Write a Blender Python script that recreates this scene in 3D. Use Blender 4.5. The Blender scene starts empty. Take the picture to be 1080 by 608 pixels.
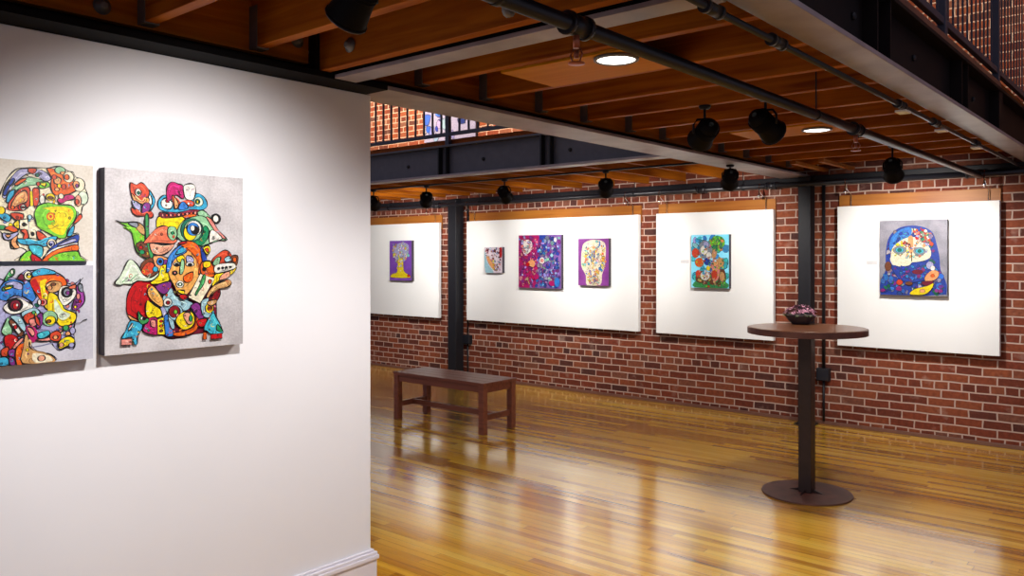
import bpy, bmesh, math, random
from mathutils import Vector, Matrix
from mathutils.geometry import tessellate_polygon

S = bpy.context.scene
COL = S.collection
PI = math.pi

# ------------------------------------------------------------------ camera, world, exposure
cam_d = bpy.data.cameras.new('camera')
cam = bpy.data.objects.new('camera', cam_d); COL.objects.link(cam)
cam_d.sensor_width = 36.0
cam_d.lens = 856.0 / 1080.0 * 36.0
cam_d.shift_y = -(304.0 - 272.0) / 1080.0
cam.location = (0, 0, 1.65)
cam.rotation_euler = (PI / 2, 0, math.radians(40.3))
cam_d.clip_start = 0.05
S.camera = cam

W = bpy.data.worlds.new('world'); S.world = W; W.use_nodes = True
bg = W.node_tree.nodes['Background']
bg.inputs[0].default_value = (0.72, 0.74, 1.0, 1); bg.inputs[1].default_value = 0.32
S.view_settings.view_transform = 'Standard'
S.view_settings.look = 'None'
S.view_settings.gamma = 1.0
S.view_settings.use_curve_mapping = False
S.view_settings.exposure = 0.0

# lamp powers
P_PANEL = 135.0      # spotlights on the brick wall boards
P_WALL = 108.0      # spotlight on the white wall
P_WALL2 = 60.0
P_DOWN = 105.0
P_UP = 850.0
P_FILL = 60.0
WARM = (1.0, 0.95, 0.90)

def area_light(name, loc, size, power, color, rot=(0, 0, 0)):
    l = bpy.data.lights.new(name, 'AREA'); l.shape = 'RECTANGLE'
    l.size, l.size_y = size; l.energy = power; l.color = color
    o = bpy.data.objects.new(name, l); COL.objects.link(o); o.location = loc; o.rotation_euler = rot
    return o
# cool fill light added under the closed roof, over the halls beside the gallery
area_light('hall_fill_light', (1.6, 2.5, 5.8), (3.5, 6.0), P_FILL, (0.86, 0.84, 1.0))
area_light('hall_fill_light', (-6.8, 2.0, 5.8), (4.5, 5.0), P_FILL * 1.3, (0.9, 0.88, 1.0))

# ------------------------------------------------------------------ materials
def mat(name):
    m = bpy.data.materials.new(name); m.use_nodes = True
    nt = m.node_tree; b = nt.nodes['Principled BSDF']
    return m, nt, b
def N(nt, t, **kw):
    n = nt.nodes.new(t)
    for k, v in kw.items():
        if k in n.inputs: n.inputs[k].default_value = v
        else: setattr(n, k, v)
    return n
def ramp(nt, stops):
    r = nt.nodes.new('ShaderNodeValToRGB')
    e = r.color_ramp.elements
    while len(e) < len(stops): e.new(0.5)
    for i, (p, c) in enumerate(stops):
        e[i].position = p; e[i].color = (*c, 1)
    return r
def simple(name, col, rough=0.5, metal=0.0, spec=0.5, var=0.12, scale=14, bump=0.0):
    m, nt, b = mat(name)
    tc = N(nt, 'ShaderNodeTexCoord'); no = N(nt, 'ShaderNodeTexNoise'); no.inputs['Scale'].default_value = scale; no.inputs['Detail'].default_value = 4
    nt.links.new(tc.outputs['Object'], no.inputs['Vector'])
    lo = tuple(max(0, c * (1 - var)) for c in col); hi = tuple(min(1, c * (1 + var)) for c in col)
    r = ramp(nt, [(0.3, lo), (0.7, hi)])
    nt.links.new(no.outputs['Fac'], r.inputs[0]); nt.links.new(r.outputs[0], b.inputs['Base Color'])
    b.inputs['Roughness'].default_value = rough; b.inputs['Metallic'].default_value = metal
    b.inputs['Specular IOR Level'].default_value = spec
    if bump:
        bp = N(nt, 'ShaderNodeBump'); bp.inputs['Strength'].default_value = bump; bp.inputs['Distance'].default_value = 0.002
        nt.links.new(no.outputs['Fac'], bp.inputs['Height']); nt.links.new(bp.outputs[0], b.inputs['Normal'])
    return m
def wood(name, dark, light, axis='x', rough=0.5, scale=1.0, spec=0.4):
    m, nt, b = mat(name)
    tc = N(nt, 'ShaderNodeTexCoord'); mp = N(nt, 'ShaderNodeMapping')
    sc = {'x': (1.2, 22, 22), 'y': (22, 1.2, 22), 'z': (22, 22, 1.2)}[axis]
    mp.inputs['Scale'].default_value = tuple(v * scale for v in sc)
    no = N(nt, 'ShaderNodeTexNoise'); no.inputs['Scale'].default_value = 1.0; no.inputs['Detail'].default_value = 6; no.inputs['Distortion'].default_value = 1.2
    n2 = N(nt, 'ShaderNodeTexNoise'); n2.inputs['Scale'].default_value = 1.7
    oi = N(nt, 'ShaderNodeObjectInfo')
    ad = N(nt, 'ShaderNodeVectorMath', operation='ADD')
    cx = N(nt, 'ShaderNodeCombineXYZ'); mu = N(nt, 'ShaderNodeMath', operation='MULTIPLY'); mu.inputs[1].default_value = 37.0
    nt.links.new(oi.outputs['Random'], mu.inputs[0])
    for i in range(3): nt.links.new(mu.outputs[0], cx.inputs[i])
    nt.links.new(tc.outputs['Object'], ad.inputs[0]); nt.links.new(cx.outputs[0], ad.inputs[1])
    nt.links.new(ad.outputs[0], mp.inputs[0]); nt.links.new(mp.outputs[0], no.inputs['Vector']); nt.links.new(ad.outputs[0], n2.inputs['Vector'])
    mx = N(nt, 'ShaderNodeMath', operation='MULTIPLY_ADD'); mx.inputs[1].default_value = 0.45
    nt.links.new(n2.outputs['Fac'], mx.inputs[0])
    m2 = N(nt, 'ShaderNodeMath', operation='MULTIPLY'); m2.inputs[1].default_value = 0.55
    nt.links.new(no.outputs['Fac'], m2.inputs[0]); nt.links.new(m2.outputs[0], mx.inputs[2])
    r = ramp(nt, [(0.36, dark), (0.62, light)])
    nt.links.new(mx.outputs[0], r.inputs[0]); nt.links.new(r.outputs[0], b.inputs['Base Color'])
    b.inputs['Roughness'].default_value = rough; b.inputs['Specular IOR Level'].default_value = spec
    bp = N(nt, 'ShaderNodeBump'); bp.inputs['Strength'].default_value = 0.15; bp.inputs['Distance'].default_value = 0.002
    nt.links.new(no.outputs['Fac'], bp.inputs['Height']); nt.links.new(bp.outputs[0], b.inputs['Normal'])
    return m
def srgb(c):
    return tuple((max(v, 0) / 255) ** 2.2 for v in c)

M = {}
M['joist'] = wood('orange_timber', (0.19, 0.038, 0.002), (0.42, 0.125, 0.006), 'x', 0.55, 1.0, 0.12)
M['joist_y'] = wood('orange_timber_lengthwise', (0.19, 0.038, 0.002), (0.42, 0.125, 0.006), 'y', 0.55, 1.0, 0.12)
M['deck'] = wood('deck_boards', (0.14, 0.026, 0.002), (0.25, 0.058, 0.005), 'y', 0.6, 1.0, 0.1)
M['ply'] = wood('plywood', (0.44, 0.16, 0.006), (0.54, 0.22, 0.012), 'x', 0.6, 0.6, 0.1)
M['rail'] = wood('honey_batten', (0.25, 0.075, 0.008), (0.37, 0.135, 0.016), 'x', 0.5)
M['bench'] = wood('bench_timber', (0.15, 0.040, 0.020), (0.27, 0.085, 0.045), 'x', 0.38)
M['black'] = simple('black_paint', (0.009, 0.009, 0.012), 0.5, 0.0, 0.3)
M['head'] = simple('matt_black_lamp_paint', (0.004, 0.004, 0.006), 0.6, 0.0, 0.08)
M['steel'] = simple('dark_grey_painted_steel', (0.055, 0.052, 0.068), 0.5, 0.0, 0.5)
M['steelA'] = simple('satin_grey_steel', (0.20, 0.17, 0.19), 0.42, 0.0, 0.5)
M['steelC'] = simple('brown_black_steel', (0.008, 0.005, 0.005), 0.6, 0.0, 0.12)
M['flange'] = simple('worn_steel_flange', (0.24, 0.205, 0.225), 0.4, 0.0, 0.5, 0.25, 5)
M['galv'] = simple('galvanised_metal', (0.17, 0.16, 0.16), 0.5, 0.5)
M['chrome'] = simple('bright_metal', (0.7, 0.7, 0.72), 0.2, 1.0)
M['blk_pipe'] = simple('black_pipe', (0.010, 0.010, 0.014), 0.38, 0.0, 0.45)
M['white'] = simple('white_wall_paint', (0.77, 0.78, 0.83), 0.6, 0, 0.3, 0.01, 3)
M['trim'] = simple('white_trim_gloss', (0.74, 0.72, 0.80), 0.35, 0, 0.5, 0.01)
M['board'] = simple('white_board', (0.76, 0.77, 0.76), 0.6, 0, 0.3, 0.012, 3)
M['canvas_side'] = simple('dark_canvas_edge', (0.03, 0.022, 0.035), 0.6)
M['rust'] = simple('rusty_brown_steel', (0.12, 0.042, 0.028), 0.45, 0.1, 0.5, 0.35, 9, 0.4)
M['pole'] = simple('dark_brown_steel', (0.030, 0.017, 0.015), 0.4, 0.2, 0.5, 0.2)
M['tabtop'] = wood('tabletop_wood', (0.06, 0.020, 0.008), (0.15, 0.055, 0.02), 'x', 0.3)
M['pot'] = simple('dark_clay_bowl', (0.055, 0.04, 0.045), 0.55)
M['petal'] = simple('mauve_blossom', (0.36, 0.16, 0.22), 0.6, 0, 0.3, 0.3, 40)
M['leaf'] = simple('dull_green_leaf', (0.10, 0.13, 0.05), 0.6, 0, 0.3, 0.3, 30)
M['card'] = simple('label_card', (0.55, 0.55, 0.56), 0.6)
M['blue_steel'] = simple('blue_grey_steel', (0.022, 0.024, 0.045), 0.5)
M['copper'] = simple('copper_sprinkler', (0.35, 0.10, 0.05), 0.35, 0.6)

def brick_mat():
    m, nt, b = mat('red_brickwork')
    tc = N(nt, 'ShaderNodeTexCoord'); sp = N(nt, 'ShaderNodeSeparateXYZ'); cb = N(nt, 'ShaderNodeCombineXYZ')
    nt.links.new(tc.outputs['Object'], sp.inputs[0])
    # a little waviness so the courses are hand-laid
    wn = N(nt, 'ShaderNodeTexNoise'); wn.inputs['Scale'].default_value = 5.0; nt.links.new(tc.outputs['Object'], wn.inputs['Vector'])
    wm = N(nt, 'ShaderNodeMath', operation='MULTIPLY_ADD'); wm.inputs[1].default_value = 0.014
    nt.links.new(wn.outputs['Fac'], wm.inputs[0]); nt.links.new(sp.outputs['Z'], wm.inputs[2])
    wm2 = N(nt, 'ShaderNodeMath', operation='MULTIPLY_ADD'); wm2.inputs[1].default_value = 0.03
    nt.links.new(wn.outputs['Fac'], wm2.inputs[0]); nt.links.new(sp.outputs['X'], wm2.inputs[2])
    nt.links.new(wm2.outputs[0], cb.inputs[0]); nt.links.new(wm.outputs[0], cb.inputs[1])
    br = N(nt, 'ShaderNodeTexBrick')
    br.offset = 0.5; br.offset_frequency = 2; br.squash = 0.5; br.squash_frequency = 6
    br.inputs['Color1'].default_value = (0.0, 0.0, 0.0, 1); br.inputs['Color2'].default_value = (1, 1, 1, 1); br.inputs['Mortar'].default_value = (0.5, 0.5, 0.5, 1)
    br.inputs['Scale'].default_value = 1.0; br.inputs['Mortar Size'].default_value = 0.0075; br.inputs['Mortar Smooth'].default_value = 0.35
    br.inputs['Brick Width'].default_value = 0.222; br.inputs['Row Height'].default_value = 0.0765; br.inputs['Bias'].default_value = 0.0
    nt.links.new(cb.outputs[0], br.inputs['Vector'])
    r = ramp(nt, [(0.0, (0.065, 0.024, 0.020)), (0.16, (0.12, 0.028, 0.015)), (0.5, (0.175, 0.038, 0.018)), (0.8, (0.225, 0.060, 0.024)), (1.0, (0.15, 0.060, 0.040))])
    nt.links.new(br.outputs['Color'], r.inputs[0])
    n2 = N(nt, 'ShaderNodeTexNoise'); n2.inputs['Scale'].default_value = 30; n2.inputs['Detail'].default_value = 5; nt.links.new(tc.outputs['Object'], n2.inputs['Vector'])
    mx = N(nt, 'ShaderNodeMixRGB'); mx.blend_type = 'MULTIPLY'; mx.inputs[0].default_value = 0.6
    r2 = ramp(nt, [(0.3, (0.55, 0.5, 0.5)), (0.7, (1.25, 1.2, 1.15))])
    nt.links.new(n2.outputs['Fac'], r2.inputs[0]); nt.links.new(r.outputs[0], mx.inputs[1]); nt.links.new(r2.outputs[0], mx.inputs[2])
    # mortar smears over the brick
    n3 = N(nt, 'ShaderNodeTexNoise'); n3.inputs['Scale'].default_value = 7; n3.inputs['Detail'].default_value = 6; nt.links.new(tc.outputs['Object'], n3.inputs['Vector'])
    r3 = ramp(nt, [(0.60, (0, 0, 0)), (0.78, (0.45, 0.45, 0.45))]); nt.links.new(n3.outputs['Fac'], r3.inputs[0])
    mc = N(nt, 'ShaderNodeMixRGB'); mc.inputs[2].default_value = (0.46, 0.33, 0.27, 1)
    mxf = N(nt, 'ShaderNodeMath', operation='MAXIMUM'); nt.links.new(br.outputs['Fac'], mxf.inputs[0]); nt.links.new(r3.outputs[0], mxf.inputs[1])
    nt.links.new(mxf.outputs[0], mc.inputs[0]); nt.links.new(mx.outputs[0], mc.inputs[1])
    nt.links.new(mc.outputs[0], b.inputs['Base Color'])
    inv = N(nt, 'ShaderNodeMath', operation='SUBTRACT'); inv.inputs[0].default_value = 1.0; nt.links.new(br.outputs['Fac'], inv.inputs[1])
    ad = N(nt, 'ShaderNodeMath', operation='MULTIPLY_ADD'); ad.inputs[1].default_value = 0.35
    nt.links.new(n2.outputs['Fac'], ad.inputs[0]); nt.links.new(inv.outputs[0], ad.inputs[2])
    bp = N(nt, 'ShaderNodeBump'); bp.inputs['Strength'].default_value = 0.7; bp.inputs['Distance'].default_value = 0.008
    nt.links.new(ad.outputs[0], bp.inputs['Height']); nt.links.new(bp.outputs[0], b.inputs['Normal'])
    b.inputs['Roughness'].default_value = 0.8; b.inputs['Specular IOR Level'].default_value = 0.25
    return m
M['brick'] = brick_mat()

def floor_mat():
    m, nt, b = mat('varnished_strip_floor')
    tc = N(nt, 'ShaderNodeTexCoord')
    br = N(nt, 'ShaderNodeTexBrick'); br.offset = 0.0; br.offset_frequency = 2; br.squash = 1.0
    br.inputs['Color1'].default_value = (0, 0, 0, 1); br.inputs['Color2'].default_value = (1, 1, 1, 1); br.inputs['Mortar'].default_value = (0.1, 0.1, 0.1, 1)
    br.inputs['Scale'].default_value = 1.0; br.inputs['Mortar Size'].default_value = 0.0009; br.inputs['Mortar Smooth'].default_value = 0.3
    br.inputs['Brick Width'].default_value = 1.35; br.inputs['Row Height'].default_value = 0.057
    sx = N(nt, 'ShaderNodeSeparateXYZ'); nt.links.new(tc.outputs['Object'], sx.inputs[0])
    dv = N(nt, 'ShaderNodeMath', operation='DIVIDE'); dv.inputs[1].default_value = 0.057; nt.links.new(sx.outputs['Y'], dv.inputs[0])
    flr = N(nt, 'ShaderNodeMath', operation='FLOOR'); nt.links.new(dv.outputs[0], flr.inputs[0])
    wn = N(nt, 'ShaderNodeTexWhiteNoise'); wn.noise_dimensions = '1D'; nt.links.new(flr.outputs[0], wn.inputs['W'])
    shx = N(nt, 'ShaderNodeMath', operation='MULTIPLY_ADD'); shx.inputs[1].default_value = 1.3; nt.links.new(wn.outputs['Value'], shx.inputs[0]); nt.links.new(sx.outputs['X'], shx.inputs[2])
    cv = N(nt, 'ShaderNodeCombineXYZ'); nt.links.new(shx.outputs[0], cv.inputs[0]); nt.links.new(sx.outputs['Y'], cv.inputs[1])
    nt.links.new(cv.outputs[0], br.inputs['Vector'])
    mp = N(nt, 'ShaderNodeMapping'); mp.inputs['Scale'].default_value = (1.0, 26, 1)
    n1 = N(nt, 'ShaderNodeTexNoise'); n1.inputs['Scale'].default_value = 1.6; n1.inputs['Detail'].default_value = 7; n1.inputs['Distortion'].default_value = 0.6
    nt.links.new(tc.outputs['Object'], mp.inputs[0]); nt.links.new(mp.outputs[0], n1.inputs['Vector'])
    mp2 = N(nt, 'ShaderNodeMapping'); mp2.inputs['Scale'].default_value = (0.5, 3.2, 1)
    n2 = N(nt, 'ShaderNodeTexNoise'); n2.inputs['Scale'].default_value = 1.0; n2.inputs['Detail'].default_value = 3
    nt.links.new(tc.outputs['Object'], mp2.inputs[0]); nt.links.new(mp2.outputs[0], n2.inputs['Vector'])
    s1 = N(nt, 'ShaderNodeMath', operation='MULTIPLY_ADD'); s1.inputs[1].default_value = 0.34; nt.links.new(br.outputs['Color'], s1.inputs[0])
    s2 = N(nt, 'ShaderNodeMath', operation='MULTIPLY_ADD'); s2.inputs[1].default_value = 0.42; nt.links.new(n1.outputs['Fac'], s2.inputs[0])
    s3 = N(nt, 'ShaderNodeMath', operation='MULTIPLY'); s3.inputs[1].default_value = 0.30; nt.links.new(n2.outputs['Fac'], s3.inputs[0])
    nt.links.new(s3.outputs[0], s2.inputs[2]); nt.links.new(s2.outputs[0], s1.inputs[2])
    r = ramp(nt, [(0.26, (0.20, 0.06, 0.005)), (0.38, (0.50, 0.215, 0.012)), (0.54, (0.76, 0.40, 0.028)), (0.76, (0.90, 0.57, 0.08))])
    nt.links.new(s1.outputs[0], r.inputs[0])
    mm = N(nt, 'ShaderNodeMixRGB'); mm.inputs[2].default_value = (0.10, 0.04, 0.01, 1)
    nt.links.new(br.outputs['Fac'], mm.inputs[0]); nt.links.new(r.outputs[0], mm.inputs[1])
    # dark mineral streaks
    mp3 = N(nt, 'ShaderNodeMapping'); mp3.inputs['Scale'].default_value = (1.6, 17.5, 1)
    n3 = N(nt, 'ShaderNodeTexNoise'); n3.inputs['Scale'].default_value = 1.0; n3.inputs['Detail'].default_value = 2
    nt.links.new(tc.outputs['Object'], mp3.inputs[0]); nt.links.new(mp3.outputs[0], n3.inputs['Vector'])
    r3 = ramp(nt, [(0.70, (0, 0, 0)), (0.78, (0.7, 0.7, 0.7))]); nt.links.new(n3.outputs['Fac'], r3.inputs[0])
    m3 = N(nt, 'ShaderNodeMixRGB'); m3.inputs[2].default_value = (0.14, 0.045, 0.012, 1)
    nt.links.new(r3.outputs[0], m3.inputs[0]); nt.links.new(mm.outputs[0], m3.inputs[1])
    nt.links.new(m3.outputs[0], b.inputs['Base Color'])
    b.inputs['Roughness'].default_value = 0.22; b.inputs['Specular IOR Level'].default_value = 0.5
    rr = ramp(nt, [(0.3, (0.12,) * 3), (0.7, (0.24,) * 3)]); nt.links.new(n2.outputs['Fac'], rr.inputs[0]); nt.links.new(rr.outputs[0], b.inputs['Roughness'])
    b.inputs['Coat Weight'].default_value = 1.0; b.inputs['Coat Roughness'].default_value = 0.14
    # boards cupped a little: the reflections smear across them
    sy = N(nt, 'ShaderNodeSeparateXYZ'); nt.links.new(tc.outputs['Object'], sy.inputs[0])
    nb = N(nt, 'ShaderNodeTexNoise'); nb.inputs['Scale'].default_value = 1.0; nb.inputs['Detail'].default_value = 2
    mpb = N(nt, 'ShaderNodeMapping'); mpb.inputs['Scale'].default_value = (1.5, 14, 1)
    nt.links.new(tc.outputs['Object'], mpb.inputs[0]); nt.links.new(mpb.outputs[0], nb.inputs['Vector'])
    bp = N(nt, 'ShaderNodeBump'); bp.inputs['Strength'].default_value = 0.14; bp.inputs['Distance'].default_value = 0.004
    nt.links.new(nb.outputs['Fac'], bp.inputs['Height'])
    nt.links.new(bp.outputs[0], b.inputs['Normal']); nt.links.new(bp.outputs[0], b.inputs['Coat Normal'])
    return m
M['floor'] = floor_mat()

def emit(name, col, strength):
    m, nt, b = mat(name)
    b.inputs['Base Color'].default_value = (*col, 1); b.inputs['Emission Color'].default_value = (*col, 1); b.inputs['Emission Strength'].default_value = strength
    return m
M['lens'] = emit('lit_lens', (1.0, 0.97, 0.92), 6.0)
M['spotlens'] = emit('lit_spot_lens', (1.0, 0.95, 0.88), 2.0)

def canvas_mat(name, c1, c2, scale=9):
    m, nt, b = mat(name)
    tc = N(nt, 'ShaderNodeTexCoord')
    n1 = N(nt, 'ShaderNodeTexNoise'); n1.inputs['Scale'].default_value = scale; n1.inputs['Detail'].default_value = 3
    n2 = N(nt, 'ShaderNodeTexNoise'); n2.inputs['Scale'].default_value = 120; n2.inputs['Detail'].default_value = 2
    for n in (n1, n2): nt.links.new(tc.outputs['Object'], n.inputs['Vector'])
    a = N(nt, 'ShaderNodeMath', operation='MULTIPLY_ADD'); a.inputs[1].default_value = 0.6; nt.links.new(n1.outputs['Fac'], a.inputs[0])
    a2 = N(nt, 'ShaderNodeMath', operation='MULTIPLY'); a2.inputs[1].default_value = 0.4; nt.links.new(n2.outputs['Fac'], a2.inputs[0]); nt.links.new(a2.outputs[0], a.inputs[2])
    r = ramp(nt, [(0.38, c1), (0.62, c2)]); nt.links.new(a.outputs[0], r.inputs[0]); nt.links.new(r.outputs[0], b.inputs['Base Color'])
    b.inputs['Roughness'].default_value = 0.55; b.inputs['Specular IOR Level'].default_value = 0.3
    return m
def paint_mat():
    m, nt, b = mat('brushed_paint')
    at = N(nt, 'ShaderNodeAttribute'); at.attribute_name = 'Col'
    tc = N(nt, 'ShaderNodeTexCoord'); n1 = N(nt, 'ShaderNodeTexNoise'); n1.inputs['Scale'].default_value = 55; n1.inputs['Detail'].default_value = 3; n1.inputs['Distortion'].default_value = 1.5
    nt.links.new(tc.outputs['Object'], n1.inputs['Vector'])
    r = ramp(nt, [(0.35, (0.72, 0.70, 0.72)), (0.65, (1.12, 1.12, 1.1))]); nt.links.new(n1.outputs['Fac'], r.inputs[0])
    mx = N(nt, 'ShaderNodeMixRGB'); mx.blend_type = 'MULTIPLY'; mx.inputs[0].default_value = 1.0
    nt.links.new(at.outputs['Color'], mx.inputs[1]); nt.links.new(r.outputs[0], mx.inputs[2]); nt.links.new(mx.outputs[0], b.inputs['Base Color'])
    b.inputs['Roughness'].default_value = 0.5; b.inputs['Specular IOR Level'].default_value = 0.3
    return m
M['paint'] = paint_mat()

# ------------------------------------------------------------------ builders
class MB:
    def __init__(s): s.v = []; s.f = []; s.mi = []; s.smooth = []
    def add(s, vs, fs, mi=0, smooth=False):
        o = len(s.v); s.v += [tuple(v) for v in vs]
        for f in fs: s.f.append([i + o for i in f]); s.mi.append(mi); s.smooth.append(smooth)
        return s
    def box(s, a, b, mi=0, mtx=None):
        x0, y0, z0 = a; x1, y1, z1 = b
        vs = [Vector(p) for p in ((x0,y0,z0),(x1,y0,z0),(x1,y1,z0),(x0,y1,z0),(x0,y0,z1),(x1,y0,z1),(x1,y1,z1),(x0,y1,z1))]
        if mtx: vs = [mtx @ v for v in vs]
        return s.add(vs, [(0,3,2,1),(4,5,6,7),(0,1,5,4),(1,2,6,5),(2,3,7,6),(3,0,4,7)], mi)
    def lathe(s, prof, n=32, c=(0,0,0), mi=0, cap=True, mtx=None, smooth=True):
        vs = []; fs = []
        for (r, z) in prof:
            for k in range(n):
                a = 2 * PI * k / n; vs.append(Vector((r * math.cos(a), r * math.sin(a), z)))
        m = len(prof)
        for i in range(m - 1):
            for k in range(n):
                k2 = (k + 1) % n; fs.append((i*n+k, i*n+k2, (i+1)*n+k2, (i+1)*n+k))
        if mtx: vs = [mtx @ v for v in vs]
        vs = [v + Vector(c) for v in vs]
        s.add(vs, fs, mi, smooth)
        if cap:
            o = len(s.v) - len(vs)
            s.f.append([o + k for k in range(n)][::-1]); s.mi.append(mi); s.smooth.append(False)
            s.f.append([o + (m-1)*n + k for k in range(n)]); s.mi.append(mi); s.smooth.append(False)
        return s
    def tube(s, pts, r, n=12, mi=0):
        pts = [Vector(p) for p in pts]; vs = []; fs = []
        up = Vector((0, 0, 1))
        for i, p in enumerate(pts):
            d = (pts[min(i+1, len(pts)-1)] - pts[max(i-1, 0)]).normalized()
            u = up if abs(d.dot(up)) < 0.9 else Vector((1, 0, 0))
            a = d.cross(u).normalized(); b = d.cross(a).normalized()
            for k in range(n):
                t = 2 * PI * k / n; vs.append(p + r * (a * math.cos(t) + b * math.sin(t)))
        for i in range(len(pts) - 1):
            for k in range(n):
                k2 = (k+1) % n; fs.append((i*n+k, i*n+k2, (i+1)*n+k2, (i+1)*n+k))
        s.add(vs, fs, mi, True)
        o = len(s.v) - len(vs)
        s.f.append([o + k for k in range(n)]); s.mi.append(mi); s.smooth.append(False)
        s.f.append([o + (len(pts)-1)*n + k for k in range(n)][::-1]); s.mi.append(mi); s.smooth.append(False)
        return s
    def build(s, name, m, parent=None, bevel=0, loc=None):
        me = bpy.data.meshes.new(name); me.from_pydata(s.v, [], s.f)
        ms = m if isinstance(m, (list, tuple)) else [m]
        for x in ms: me.materials.append(x)
        me.polygons.foreach_set('material_index', s.mi); me.polygons.foreach_set('use_smooth', s.smooth)
        bm = bmesh.new(); bm.from_mesh(me); bmesh.ops.recalc_face_normals(bm, faces=bm.faces); bm.to_mesh(me); bm.free()
        me.update()
        o = bpy.data.objects.new(name, me); COL.objects.link(o)
        if parent: o.parent = parent
        if loc: o.location = loc
        if bevel:
            b = o.modifiers.new('bevel', 'BEVEL'); b.width = bevel; b.segments = 2; b.limit_method = 'ANGLE'; b.angle_limit = math.radians(50)
        return o
def box(name, a, b, m, parent=None, bevel=0): return MB().box(a, b).build(name, m, parent, bevel)
def tag(o, label=None, cat=None, group=None, kind=None):
    if label: o['label'] = label
    if cat: o['category'] = cat
    if group: o['group'] = group
    if kind: o['kind'] = kind
    return o
def thing(name, label, cat, loc=(0,0,0), rz=0, group=None):
    o = bpy.data.objects.new(name, None); COL.objects.link(o); o.location = loc; o.rotation_euler = (0, 0, rz)
    o.empty_display_size = 0.1
    return tag(o, label, cat, group)
def copy_tree(o, parent=None):
    c = o.copy(); COL.objects.link(c)
    if parent: c.parent = parent
    for ch in list(o.children): copy_tree(ch, c)
    return c
def struct(o, label, cat): return tag(o, label, cat, None, 'structure')

# ------------------------------------------------------------------ setting
YW = 8.13
struct(box('floor', (-14, -3, -0.15), (3.2, YW, 0), M['floor']), 'glossy honey-coloured strip wood floor', 'floor')
struct(box('wall_back', (-14, YW, 0), (3.2, YW + 0.3, 6.2), M['brick']), 'long red brick wall behind the hung white boards', 'wall')
struct(box('wall_left', (-3.24, -1.5, 0), (-3.1, 2.585, 2.4455), M['white'], None, 0.004), 'white partition wall with the three large paintings', 'wall')
cp = box('flange_shade_strip', (0, 0, 0), (0.297, 4.06, 0.026), simple('shade_black', (0.003, 0.003, 0.004), 0.7, 0, 0.1), None, 0.001); cp.location = (-3.242, -1.5, 2.4465)  # added strip: shade under the beam flange put in as black colour
tag(cp, 'black strip added for the shaded beam flange underside above the white partition', 'shade strip')
# skirting wraps the end of the partition
bb = MB()
for (h0, h1, t) in ((0, 0.175, 0.022), (0.175, 0.195, 0.030), (0.195, 0.210, 0.024), (0.210, 0.222, 0.012)):
    bb.box((-3.1, -1.5, h0), (-3.1 + t, 2.585 + t, h1)); bb.box((-3.24 - t, 2.585, h0), (-3.1, 2.585 + t, h1))
struct(bb.build('baseboard_left', M['trim'], None, 0.003), 'white moulded skirting along the partition wall', 'baseboard')
struct(MB().box((-14, YW - 0.022, 0), (3.2, YW, 0.035)).build('baseboard_back', simple('dusty_brown_trim', (0.16, 0.07, 0.045), 0.5), None, 0.004), 'thin brown strip along the foot of the brick wall', 'baseboard')
struct(box('ceiling', (-3.15, -1.5, 2.775), (-1.02, YW, 2.82), M['deck']), 'timber deck above the joists between the two long steel beams', 'ceiling')
struct(box('ceiling', (-14, 5.76, 2.775), (-3.15, YW, 2.82), M['deck']), 'timber deck above the joists by the brick wall', 'ceiling')
struct(box('ceiling', (-14, -3, 6.0), (3.2, YW, 6.1), M['deck']), 'dark roof of the upper floor', 'ceiling')

# ------------------------------------------------------------------ steel beams
def ibeam_y(name, label, x, w, y0, y1, z0, z1, mweb, mfl, stiff, stiffw=0.012):
    t = thing(name, label, 'beam', (x, y0, z0))
    L = y1 - y0; H = z1 - z0; f = 0.02
    MB().box((-0.006, 0, f), (0.006, L, H - f)).build('web', mweb, t)
    box('bottom_flange', (-w/2, 0, 0), (w/2, L, f), mfl, t, 0.002)
    box('top_flange', (-w/2, 0, H - f), (w/2, L, H), mweb, t, 0.002)
    for (ya, yb) in stiff:
        box('stiffener', (-w/2 + 0.01, ya - y0, f), (w/2 - 0.01, yb - y0, H - f), mweb, t)
    return t
A = ibeam_y('steel_beam', 'long grey steel beam running from above the white partition to the slim wall column', -3.095, 0.29, -1.5, 8.05, 2.45, 2.77, M['steelC'], M['flange'], [(2.16, 2.27)])
box('rim_board', (-3.05 + 3.095, 0, 0.06), (-3.015 + 3.095, 9.55, 0.30), M['joist_y'], A)
MB().lathe([(0.030, 0), (0.032, 0.004), (0.018, 0.010), (0.016, 0.022), (0.010, 0.026)], 20, (-2.744 + 3.095, 2.178 + 1.5, 0.10), mtx=Matrix.Rotation(PI/2, 4, 'X')).build('bolt', M['galv'], A)
for (y, z) in ((1.272, 2.556), (2.10, 2.60), (2.19, 2.56), (0.62, 2.60)):
    mx = Matrix.Rotation(PI/2, 4, 'Y')
    w_ = MB().lathe([(0.030, 0), (0.032, 0.004), (0.018, 0.010), (0.016, 0.022), (0.010, 0.026)], 20, (0.08, y + 1.5, z - 2.45), mtx=mx)
    w_.build('bolt', M['galv'], A)
C = ibeam_y('steel_beam', 'black steel beam under the balcony railing at the upper right', -1.05, 0.15, -1.5, 8.1, 2.45, 2.745, M['steelC'], M['flange'], [(1.9, 1.915), (3.42, 3.435), (3.60, 3.615), (4.93, 4.945), (5.08, 5.095), (6.0, 6.12)])
for y in (2.6, 3.30, 4.18, 5.5):
    MB().lathe([(0.016, 0), (0.016, 0.008), (0.010, 0.014)], 12, (0.006, y + 1.5, 0.15), mtx=Matrix.Rotation(PI/2, 4, 'Y')).build('bolt', M['black'], C)
box('curb_strip', (0.03, 2.5, 0.295), (0.07, 7.55, 0.33), M['rust'], C, 0.003)
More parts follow.
